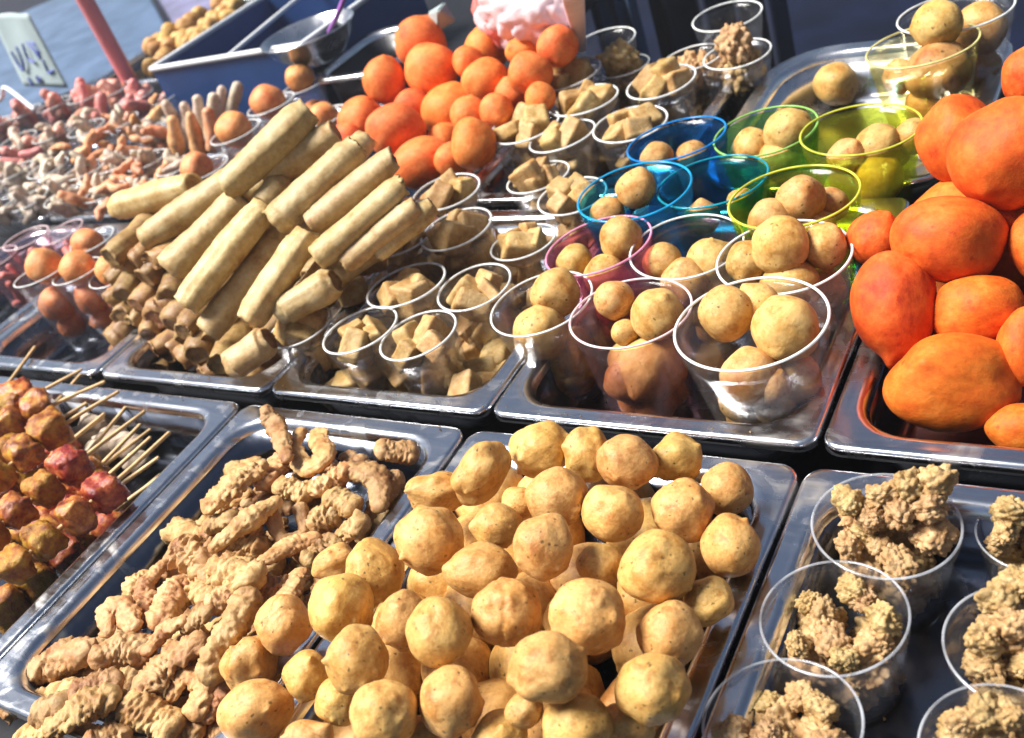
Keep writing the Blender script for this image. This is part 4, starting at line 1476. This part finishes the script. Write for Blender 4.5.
# popcorn chicken cups, front right
PC = [('p1', 885, 524, 71, 'popcorn chicken cup heaped highest at the tray back'), ('p2', 833, 616, 73, 'popcorn chicken cup in the middle of the tray'), ('p3', 781, 722, 78, 'popcorn chicken cup nearest the fritter tray'),
      ('p4', 1040, 532, 58, 'popcorn chicken cup half cut off by the picture edge'), ('p5', 1024, 645, 76, 'popcorn chicken cup with tall pieces beside the middle one'), ('p6', 1000, 752, 78, 'popcorn chicken cup nearest the bottom corner')]
for key, px, py, a, lab in PC:
    cup(key, px, py, a, lab, style='thin', k=1.5, bot=.72, rt=.02, group='cups of popcorn chicken')
    fill_cup(key, 2, 4, .34, 'popcorn', 'chicken_nugget', 'fried chicken', 'crumbly chicken nugget', pool(POPS), top=.72)
    c = CUPS[key]
    rs = random.Random(sum(map(ord, key)))
    for j in range(10):
        a_ = j * PI * .4 + rs.uniform(-.3, .3)
        rr = c['r'] * rs.uniform(.16, .25)
        p = c['top'] + Vector((math.cos(a_), math.sin(a_), 0)) * c['r'] * (rs.uniform(.52, .66) if j < 7 else rs.uniform(.1, .3)) + Vector((0, 0, rs.uniform(-.36, -.1) * c['r']))
        place_in(c, p, rr, 'popcorn', 'chicken_nugget', 'fried chicken', 'crumbly chicken nugget', pool(POPS))
for key, lst in {'p1': [(936, 484, 20), (908, 488, 19), (880, 496, 17), (930, 506, 18), (850, 502, 17), (898, 510, 19), (870, 518, 15)], 'p5': [(1002, 598, 21), (1018, 584, 18), (985, 640, 18), (1014, 622, 20)], 'p4': [(1010, 512, 19), (1004, 534, 14)], 'p6': [(985, 713, 19), (962, 722, 15), (1008, 716, 16)]}.items():
    c = CUPS[key]
    for px, py, r_ in lst:
        d = ray(px, py)
        t = (c['top'] - CAM).length * .985
        place_in(c, CAM + d * t, r_ * t * .82 / FPX, 'popcorn', 'chicken_nugget', 'fried chicken', 'crumbly chicken nugget', pool(POPS))
for key, px, py, a, lab in PC:
    label_cup_items(key, {'p1': 'the cup heaped highest', 'p2': 'the middle nugget cup', 'p3': 'the cup nearest the fritter tray', 'p4': 'the cup half cut off', 'p5': 'the cup beside the middle one', 'p6': 'the cup at the bottom corner'}[key])

# left cups of orange balls
LC = [('l1', 40, 273, 27, 'clear', 'clear cup of orange balls nearest the picture edge', 3.3), ('l2', 77, 271, 26, 'clear', 'clear cup of orange balls with the seam line', 3.3), ('l3', 112, 274, 24, 'clear', 'clear cup of orange balls touching the roll ends', 3.3),
      ('l4', 92, 240, 24, 'clear', 'clear cup of orange balls behind the other three', 3.0), ('l5', 26, 238, 24, 'pinkish', 'rosy cup of purple snacks by the tray rim', 2.7), ('l6', 62, 232, 23, 'pinkish', 'rosy cup of purple snacks second from the edge', 2.7),
      ('l7', -4, 258, 22, 'pinkish', 'rosy cup of purple snacks at the picture edge', 2.7)]
for key, px, py, a, st, lab, k in LC:
    cup(key, px, py, a, lab, style=st, k=k, bot=.5, group='small snack cups beside the rolls')
for key, lst in {'l1': [(46, 266, 18, 0), (54, 307, 18, -.2), (70, 326, 14, -.2)], 'l2': [(78, 268, 19, 0), (90, 300, 17, -.2), (100, 322, 13, -.2)], 'l3': [(112, 270, 16, 0), (112, 302, 16, -.2), (118, 325, 13, -.2)],
                 'l4': [(88, 244, 20, 0), (80, 256, 14, -.2), (100, 262, 14, -.2)]}.items():
    for (px, py, r_, dd) in lst:
        ball_in(key, px, py, r_, dd, mat='salmon', noun='small orange ball')
    label_cup_items(key, {'l1': 'the clear cup nearest the picture edge', 'l2': 'the seamed clear cup beside the rolls', 'l3': 'the clear cup touching the roll ends', 'l4': 'the clear cup behind the three orange ones'}[key])
SAUS = [tube('sausage_piece', [(-.9, 0, 0), (0, .12, 0), (.9, 0, 0)], .5, seed=i, lump=.1, freq=1.2, n=10)[0] for i in range(5)]
STRIPS = [tube('fried_strip', [(-1.0, 0, 0), (-.3, .25 * (i % 3 - 1), .1), (.4, -.1, 0), (1.0, .2, .1)], [.26, .4, .38, .24], seed=20 + i, lump=.35, freq=1.4, fine=.2, fine_f=4, n=16)[0] for i in range(8)]
for me in SAUS + STRIPS:
    me.materials.append(MAT['feet'])
    me.polygons.foreach_set('use_smooth', [True] * len(me.polygons))
# unit-sized strips need a unit-scaled skin
for nm, src, sc in (('feet_u', 'feet', 1.5), ('rosy_u', 'rosy', 1.5), ('saus_u', 'sausage', 1.4), ('purple_u', 'purple_food', 1.4)):
    m = MAT[src].copy()
    for n_ in m.node_tree.nodes:
        if n_.type == 'TEX_NOISE':
            n_.inputs['Scale'].default_value = sc if n_.inputs['Scale'].default_value < 100 else sc * 4
        if n_.type == 'BUMP':
            n_.inputs['Distance'].default_value = .002
    MAT[nm] = m
for key, wh in (('l5', 'the rosy cup by the tray rim'), ('l6', 'the second rosy cup from the edge'), ('l7', 'the rosy cup at the picture edge')):
    fill_cup(key, 3, 3, .36, 'purple_u', 'sausage_piece', 'sausage', 'purple sausage chunk', pool(SAUS), top=.8)
    label_cup_items(key, wh)

# orange ball cups behind the rolls
OC = [('o1', 235, 132, 27, 'clear cup with an orange ball second from the strips'), ('o2', 205, 168, 24, 'clear cup with an orange ball nearest the strips'), ('o3', 271, 104, 26, 'clear cup with an orange ball before the crate corner'),
      ('o4', 303, 86, 22, 'clear cup with an orange ball farthest back'), ('o5', 326, 116, 23, 'clear cup with an orange ball beside the far heap')]
for key, px, py, a, lab in OC:
    cup(key, px, py, a, lab, k=2.2, bot=.6, group='cups of single orange balls behind the rolls')
for key, px, py, r_ in (('o1', 234, 130, 19), ('o2', 197, 168, 18), ('o3', 268, 102, 18), ('o4', 300, 78, 17), ('o5', 324, 117, 17)):
    ball_in(key, px, py, r_, 0, mat='salmon', noun='orange ball')
    c = CUPS[key]
    place_in(c, c['loc'] + c['axis'] * c['r'] * .9, c['r'] * .58, 'salmon', 'fried_ball', 'fried ball', 'orange ball', None)
    label_cup_items(key, {'o1': 'the cup second from the pale strips', 'o2': 'the cup nearest the pale strips', 'o3': 'the cup before the crate corner', 'o4': 'the farthest orange ball cup', 'o5': 'the cup beside the far orange heap'}[key])

# fan of pale strips standing behind (like chicken feet)
FT = [((180, 128), (166, 104)), ((190, 125), (184, 106)), ((202, 122), (198, 99)), ((212, 122), (214, 97)), ((220, 118), (222, 90)), ((230, 115), (238, 86)), ((176, 140), (172, 120)), ((196, 138), (190, 116)), ((212, 134), (208, 112))]
for i, (a, b) in enumerate(FT):
    pa = U(*a, .02)
    d = ray(*b)
    vd = Vector((d.x, d.y, 0)).normalized()
    pb = CAM + d * ((pa - CAM).dot(vd) / d.dot(vd))
    me, c = tube('fried_strip', [pa - (pb - pa) * .6, pa, pb], [.013, .013, .009], seed=300 + i, lump=.2, freq=40, fine=.1, n=10)
    o = link('fried_strip', me, MAT['feet' if i < 6 else 'rosy'])
    o.location = c
    tag(o, 'pale upright fried strip, {} from left in the fan before the blue crate'.format(ORD[i]) if i < 6 else 'rosy fried strip, {} from left at the foot of the upright fan'.format(ORD[i - 6]), 'fried strip', 'fan of fried strips')

# crowded cups at the far left
JC = [('j1', 12, 172, 22, 'feet_u', 'tan'), ('j2', 48, 168, 22, 'feet_u', 'tan'), ('j3', 84, 170, 22, 'rosy_u', 'rust'), ('j4', 116, 162, 22, 'feet_u', 'tan'), ('j5', 146, 160, 22, 'rosy_u', 'rust'), ('j6', 18, 140, 20, 'feet_u', 'tan'),
      ('j7', 52, 134, 20, 'feet_u', 'grey'), ('j8', 86, 128, 20, 'feet_u', 'grey'), ('j9', 120, 122, 20, 'feet_u', 'tan'), ('j10', 152, 130, 20, 'feet_u', 'tan'), ('j11', 24, 112, 18, 'saus_u', 'pink'), ('j12', 54, 104, 18, 'saus_u', 'pink'),
      ('j13', 84, 96, 18, 'saus_u', 'pink'), ('j14', 112, 90, 18, 'saus_u', 'pink'), ('j15', 136, 96, 18, 'saus_u', 'pink'), ('j16', 160, 100, 17, 'feet_u', 'empty'), ('j17', -8, 206, 23, 'feet_u', 'tan'), ('j18', 28, 200, 22, 'feet_u', 'tan'), ('j19', 64, 196, 22, 'feet_u', 'tan'), ('j20', 104, 192, 22, 'rosy_u', 'rust'),
      ('j21', 176, 166, 21, 'rosy_u', 'rust'), ('j22', -6, 124, 18, 'saus_u', 'pink'), ('j23', 140, 190, 20, 'feet_u', 'tan')]
JN = {}
for key, px, py, a, mat, hue in JC:
    JN[hue] = JN.get(hue, 0) + 1
    nm = '{} cup of {} snacks in the crowded far corner, {} in reading order'
    order = sorted([q for q in JC if q[5] == hue], key=lambda q: (round(q[2] / 22), q[1]))
    idx = [q[0] for q in order].index(key)
    if hue == 'empty':
        lab = 'empty clear cup at the edge of the blue crate'
    else:
        lab = 'clear cup of {} snacks, {} counted from the far crate side'.format({'tan': 'tan', 'rust': 'rust coloured', 'grey': 'greyish', 'pink': 'pink'}[hue], ORD[idx])
    cup(key, px, py, a, lab, k=2.3, bot=.62, group='crowded snack cups in the far corner')
    if hue != 'empty':
        sau = hue == 'pink'
        fill_cup(key, 1, 6, .55, mat, 'sausage_piece' if sau else 'fried_strip', 'sausage' if sau else 'fried strip', '{} {}'.format({'tan': 'tan', 'rust': 'rusty', 'grey': 'greyish', 'pink': 'pink'}[hue], 'sausage piece' if sau else 'fried strip'),
                 pool(SAUS if sau else STRIPS), top=1.7, jitter=.5)
        c = CUPS[key]
        place_in(c, c['top'] + Vector((0, 0, c['r'] * .3)), c['r'] * .55, mat, 'sausage_piece' if sau else 'fried_strip', 'sausage' if sau else 'fried strip',
                 '{} {}'.format({'tan': 'tan', 'rust': 'rusty', 'grey': 'greyish', 'pink': 'pink'}[hue], 'sausage piece' if sau else 'fried strip'), pool(SAUS if sau else STRIPS))
        place_in(c, c['top'] + Vector((c['r'] * .4, -c['r'] * .3, c['r'] * .1)), c['r'] * .55, mat, 'sausage_piece' if sau else 'fried_strip', 'sausage' if sau else 'fried strip',
                 '{} {}'.format({'tan': 'tan', 'rust': 'rusty', 'grey': 'greyish', 'pink': 'pink'}[hue], 'sausage piece' if sau else 'fried strip'), pool(SAUS if sau else STRIPS))
        label_cup_items(key, 'the {} {} cup from the crate side'.format(ORD[idx], {'tan': 'tan snack', 'rust': 'rust snack', 'grey': 'greyish snack', 'pink': 'pink snack'}[hue]))

# loose pieces lying between those cups
rs0 = random.Random(21)
its, tk = [], []
for _ in range(900):
    px, py = rs0.uniform(-5, 165), rs0.uniform(86, 212)
    if py < 150 - px * .42 or py > 222 - px * .12 or len(its) >= 75 or any((Vector((px - a_, py - b_))).length < 10 for a_, b_ in tk):
        continue
    tk.append((px, py))
    f_ = (py - (150 - px * .42)) / 75
    kind = 'saus_u' if f_ < .3 and rs0.random() < .8 else ('rosy_u' if (px > 60 and rs0.random() < .75) or rs0.random() < .15 else 'feet_u')
    lst = SAUS if kind == 'saus_u' else STRIPS
    p = U(px, py, rs0.uniform(.0, .035))
    o = link('fried_strip', lst[rs0.randrange(len(lst))], None, smooth=False)
    o.material_slots[0].link = 'OBJECT'
    o.material_slots[0].material = MAT[kind]
    o.location = p
    sc_ = rs0.uniform(.016, .026)
    o.scale = (sc_, sc_, sc_)
    o.rotation_euler = (rs0.uniform(-1, 1), rs0.uniform(-1, 1), rs0.uniform(0, 6))
    tag(o, None, 'fried strip', 'loose strips between the far cups')
    its.append((o, px, py, {'saus_u': 'pink', 'rosy_u': 'orange', 'feet_u': 'pale'}[kind]))
rows_label(its, 8, '{adj} loose fried strip among the far cups, {pos} in {row} of them')

# far heap of tan balls
rs = random.Random(5)
FB = []
for i in range(40):
    u = i / 39
    for _ in range(1):
        bx = 150 + 90 * u + rs.uniform(-8, 8)
        by = 62 - 66 * u + rs.uniform(-14, 12)
        FB.append((bx, by, rs.uniform(8, 10.5), rs.uniform(7.5, 10), 0, {}))
FBf = lambda x, y: .03
ball_heap(FB, FBf, 'fried_ball', 'cup_ball', 'fried ball', 'tan balls in the far heap', lambda i, o: blob('fried_ball', 7000 + i, lump=.1, sub=3), 5, '{adj} tan ball, {pos} in {row} of the heap beyond the crate', kk=.85)

# ------------------------------------------------------------------ thin haze added to imitate the pale veil of lens glare
bm = bmesh.new()
box_bm(bm, -9, 3, -1.6, 7, -1.9, 1.7)
hz = link('haze', bm_mesh('haze', bm), None, smooth=False)
hm = bpy.data.materials.new('haze')
hm.use_nodes = True
ht = hm.node_tree
ht.nodes.remove(ht.nodes['Principled BSDF'])
pv = ht.nodes.new('ShaderNodeVolumePrincipled')
pv.inputs['Color'].default_value = (.93, .95, 1, 1)
pv.inputs['Density'].default_value = 0.026
pv.inputs['Anisotropy'].default_value = 0.6
ht.links.new(pv.outputs[0], ht.nodes['Material Output'].inputs['Volume'])
hz.data.materials.append(hm)
tag(hz, 'thin pale haze added as a veil over the food stall', kind='stuff')

# ------------------------------------------------------------------ things behind the counter
# blue crate
e = empty('plastic_crate', (-1.03, .95, TT))
tag(e, 'blue open topped plastic crate with pale rim behind the snack cups', 'crate')
x0, x1, y0, y1, zb, zt = -1.205, -.80, .795, 1.16, TT + .001, .072
th = .008
bm = bmesh.new()
box_bm(bm, x0, x1, y0, y0 + th, zb, zt)
parent_keep(link('front_panel', bm_mesh('front_panel', bm), MAT['blue_plastic'], smooth=False), e)
for nm, b in (('side_panel', (x0, x0 + th, y0 + th, y1 - th)), ('side_panel', (x1 - th, x1, y0 + th, y1 - th)), ('back_panel', (x0, x1, y1 - th, y1))):
    bm = bmesh.new()
    box_bm(bm, *b, zb, zt)
    parent_keep(link(nm, bm_mesh(nm, bm), MAT['blue_plastic'], smooth=False), e)
bm = bmesh.new()
box_bm(bm, x0 + th, x1 - th, y0 + th, y1 - th, zb, zb + .006)
parent_keep(link('bottom_panel', bm_mesh('bottom_panel', bm), MAT['navy_cloth'], smooth=False), e)
cs = [Vector((x0, y0, zt + .005)), Vector((x1, y0, zt + .005)), Vector((x1, y1, zt + .005)), Vector((x0, y1, zt + .005))]
for i in range(4):
    me, c = tube('rim', [cs[i], cs[(i + 1) % 4]], .0055, n=4, seg=10)
    o = link('rim', me, MAT['white_plastic'])
    o.location = c
    parent_keep(o, e)
me, c = tube('cross_bar', [Vector((-.985, y0, zt + .006)), Vector((-1.06, y1, zt + .006))], .0045, n=4, seg=10)
o = link('cross_bar', me, MAT['white_plastic'])
o.location = c
parent_keep(o, e)

# steel bowl in the crate, spoon handle in the bowl
bc = U(297, 38, .092) + Vector((0, .03, 0))
br = 50 * (bc - CAM).length * .9 / FPX
prof = [(br * .3, -.055), (br * .62, -.045), (br * .88, -.02), (br, 0), (br * 1.04, .002), (br * 1.04, -.001), (br * .985, -.003), (br * .86, -.024), (br * .6, -.049), (br * .3, -.058)]
prof = prof[::-1]
o = link('steel_bowl', lathe('steel_bowl', prof, 56), MAT['bright_steel'])
o.location = bc
tag(o, 'shiny steel bowl standing in the blue crate', 'bowl')
bmc = o.data
pa, pb = U(330, 30, .09), U(345, -8, .14)
me, c = tube('ladle_handle', [pa, (pa + pb) / 2 + Vector((0.004, 0, 0)), pb + (pb - pa) * .6], [.008, .009, .007], n=10, flat=.5)
o = link('ladle_handle', me, MAT['purple'])
o.location = c
tag(o, 'purple plastic handle leaning on the steel bowl', 'utensil')

# pink pole and chrome strip
pb = U(136, 92, 0)
me, c = tube('tent_pole', [Vector((pb.x, pb.y, -.9)), Vector((pb.x, pb.y, 1.4))], .0175, n=6, seg=18)
o = link('tent_pole', me, MAT['pink_paint'])
o.location = c
tag(o, 'pink painted upright pole rising behind the snack cups', 'pole')
q = U(124, 62, .03)
me, c = tube('steel_rod', [Vector((q.x, q.y, TT)), Vector((q.x, q.y, .21))], .006, n=6, seg=10)
o = link('steel_rod', me, MAT['bright_steel'])
o.location = c
tag(o, 'thin shiny upright rod beside the pink pole', 'rod')

# sheet with blue scrawl
e = empty('sign_card')
tag(e, 'pale card with blue handwritten strokes leaning at the far edge', 'sign')
A = U(68, 88, -.02)
depth_y = A.y
up = Vector((0, .12, 1)).normalized()
rt = Vector((1, -.25, 0)).normalized()
W_, H_ = .30, .19
o0 = A - rt * W_
bm = bmesh.new()
NX, NY = 14, 14
grid = []
for j in range(NY + 1):
    row = []
    for i in range(NX + 1):
        u, v = i / NX, j / NY
        p = o0 + rt * u * W_ + up * v * H_ + rt.cross(up) * (-.012 * math.sin(u * 5) * v)
        row.append(p)
    grid.append(row)
vs = [p for r_ in grid for p in r_]
nrm = rt.cross(up).normalized()
vs2 = [p - nrm * .002 for p in vs]
fs = []
W1 = NX + 1
for j in range(NY):
    for i in range(NX):
        q = [j * W1 + i, j * W1 + i + 1, (j + 1) * W1 + i + 1, (j + 1) * W1 + i]
        fs.append(q)
        fs.append([k + len(vs) for k in q[::-1]])
bd = [i for i in range(W1)] + [j * W1 + NX for j in range(1, NY + 1)] + [NY * W1 + i for i in range(NX - 1, -1, -1)] + [j * W1 for j in range(NY - 1, 0, -1)]
for i in range(len(bd)):
    a_, b_ = bd[i], bd[(i + 1) % len(bd)]
    fs.append([b_, a_, a_ + len(vs), b_ + len(vs)])
e.location = o0
me = mesh('sheet', vs + vs2, fs)
parent_keep(link('sheet', me, MAT['card']), e)


def on_card(px, py):
    d = ray(px, py)
    return CAM + d * ((o0 - CAM).dot(nrm) / d.dot(nrm)) + (nrm if nrm.dot(CAM - o0) > 0 else -nrm) * .004


ST = [[(13, 52), (20, 64), (25, 70), (24, 60), (18, 47)], [(24, 44), (30, 58), (36, 62)], [(28, 42), (36, 50), (42, 58), (38, 46), (33, 42)], [(36, 42), (42, 52)], [(45, 60), (50, 72), (55, 70)], [(30, 78), (34, 84)], [(38, 76), (41, 82), (42, 78)]]
for s in ST:
    me, c = tube('handwriting', [on_card(*q) for q in s], .0035, n=14, seg=8)
    o = link('handwriting', me, MAT['ink'])
    o.location = c
    parent_keep(o, e)

# bent white wire on the far left
P = [U(-6, 104, .05), U(2, 97, .07), U(6, 88, .09), U(34, 109, .05)]
me, c = tube('wire_handle', P, .005, n=24, seg=10)
o = link('wire_handle', me, MAT['white_plastic'])
o.location = c
tag(o, 'bent white wire at the far picture corner', 'wire')


# slabs added with broad tops shaped to catch light, and cloths, beyond
def slab_box(name, c0, size, rot, mat, label, cat, lid=True):
    e = empty(name, c0)
    tag(e, label, cat)
    e.rotation_euler = (0, 0, rot)
    bm = bmesh.new()
    box_bm(bm, -size[0] / 2, size[0] / 2, -size[1] / 2, size[1] / 2, 0, size[2], .02)
    link('body', bm_mesh('body', bm), MAT[mat], e)
    if lid:
        bm = bmesh.new()
        box_bm(bm, -size[0] / 2 - .015, size[0] / 2 + .015, -size[1] / 2 - .015, size[1] / 2 + .015, size[2] + .002, size[2] + .05, .015)
        link('lid', bm_mesh('lid', bm), MAT[mat], e)
    return e


RB = R(141.5)
slab_box('light_catching_slab', (-3.6, 2.3, -.899), (2.4, .75, .66), RB, 'slate_blue', 'low slate blue slab shaped to catch light beyond the handwritten card', 'table')
slab_box('light_catching_slab', (-4.12, 1.65, -.899), (2.4, .8, .64), RB, 'card_dark', 'grey green slab shaped to catch light at the far picture corner', 'table')
slab_box('light_catching_slab', (-3.1, 2.93, -.899), (2.2, .75, .60), RB, 'mauve', 'mauve grey slab shaped to catch light beyond the pink pole', 'table')


def drape(name, a, b, ztop, zbot, mat, label, folds=7, amp=.03):
    """a hanging cloth with folds between a and b"""
    ax = (b - a)
    L_ = ax.length
    ax.normalize()
    nn = Vector((-ax.y, ax.x, 0))
    NX, NY = 80, 10
    vs, fs = [], []
    for lay in (0, 1):
        for j in range(NY + 1):
            v = j / NY
            for i in range(NX + 1):
                u = i / NX
                p = a + ax * u * L_ + nn * (amp * math.sin(u * folds * 2 * PI + .6 * math.sin(u * 9)) * (.6 + .4 * v) + lay * .004)
                vs.append((p.x, p.y, ztop + (zbot - ztop) * v))
    W1 = NX + 1
    T1 = W1 * (NY + 1)
    for j in range(NY):
        for i in range(NX):
            q = [j * W1 + i, j * W1 + i + 1, (j + 1) * W1 + i + 1, (j + 1) * W1 + i]
            fs.append(q)
            fs.append([k + T1 for k in q[::-1]])
    for i in range(NX):
        fs.append([i + 1, i, i + T1, i + 1 + T1])
        k = NY * W1 + i
        fs.append([k, k + 1, k + 1 + T1, k + T1])
    o = link(name, mesh(name, vs, fs), MAT[mat])
    return tag(o, label, 'cloth', 'cloths hanging behind the counter')


a, b = UY(596, 30, 1.35), UY(642, 30, 1.35)
drape('hanging_cloth', Vector((a.x, a.y, 0)), Vector((b.x, b.y, 0)), .35, -.9, 'grey_blue_cloth', 'grey blue cloth hanging behind the far tofu cups', folds=3, amp=.012)
a, b = UY(655, 30, 1.5), UY(790, 30, 1.5)
drape('hanging_cloth', Vector((a.x, a.y, 0)), Vector((b.x, b.y, 0)), .4, -.9, 'navy_cloth', 'dark navy cloth hanging behind the crumb cups', folds=4, amp=.03)

# pink and red plastic bag lying over the far orange heap
def crumple(name, seed, c, sx, sy, sz, mat, parent=None, rot=0):
    rs = random.Random(seed)
    vs, fs = ico(5)
    off = Vector((rs.uniform(-9, 9),) * 3)
    out = []
    for v in vs:
        p = v + off
        r_ = 1 + .3 * N(p, 1.3) + .28 * abs(N(p, 2.4)) - .1 * abs(N(p, 5))
        out.append(Vector((v.x * sx, v.y * sy, v.z * sz)) * r_)
    o = link(name, mesh(name, out, fs), MAT[mat])
    o.location = c
    o.rotation_euler = (0, 0, rot)
    return o


c0 = U(522, 14, .13)
e = empty('plastic_bag', c0)
tag(e, 'crumpled pink and red plastic bag behind the far orange heap', 'bag')
parent_keep(crumple('bag_body', 3, c0 + Vector((.0, .03, -.005)), .065, .05, .05, 'bag'), e)
parent_keep(crumple('red_flap', 5, U(494, 14, .13) + Vector((0, .02, 0)), .03, .035, .05, 'bag_red', rot=.4), e)
pa, pb_ = U(573, -4, .16), U(582, 50, .05)
me, cc = tube('bag_handle', [pa, (pa + pb_) / 2, pb_], [.014, .010, .006], n=10, flat=.4)
o = link('bag_handle', me, MAT['bag'])
o.location = cc
parent_keep(o, e)

# small blue and white folded packet above the heap
c1 = U(440, 14, .13)
bm = bmesh.new()
bmesh.ops.create_cone(bm, cap_ends=True, segments=4, radius1=.022, radius2=.003, depth=.035)
bmesh.ops.bevel(bm, geom=bm.edges[:], offset=.002, segments=2, affect='EDGES')
o = link('paper_packet', bm_mesh('paper_packet', bm), MAT['card'], smooth=False)
o.location = c1
o.rotation_euler = (1.0, .5, .3)
tag(o, 'small pale folded packet on top of the far orange heap', 'packet')

if __name__ == '__main__':
    import os
    if os.environ.get('DBG'):
        for k_, c in CUPS.items():
            print(k_, 'r %.3f' % c['r'], 'base', tuple(round(x, 3) for x in c['loc']), 'z', round(c['top'].z, 3))
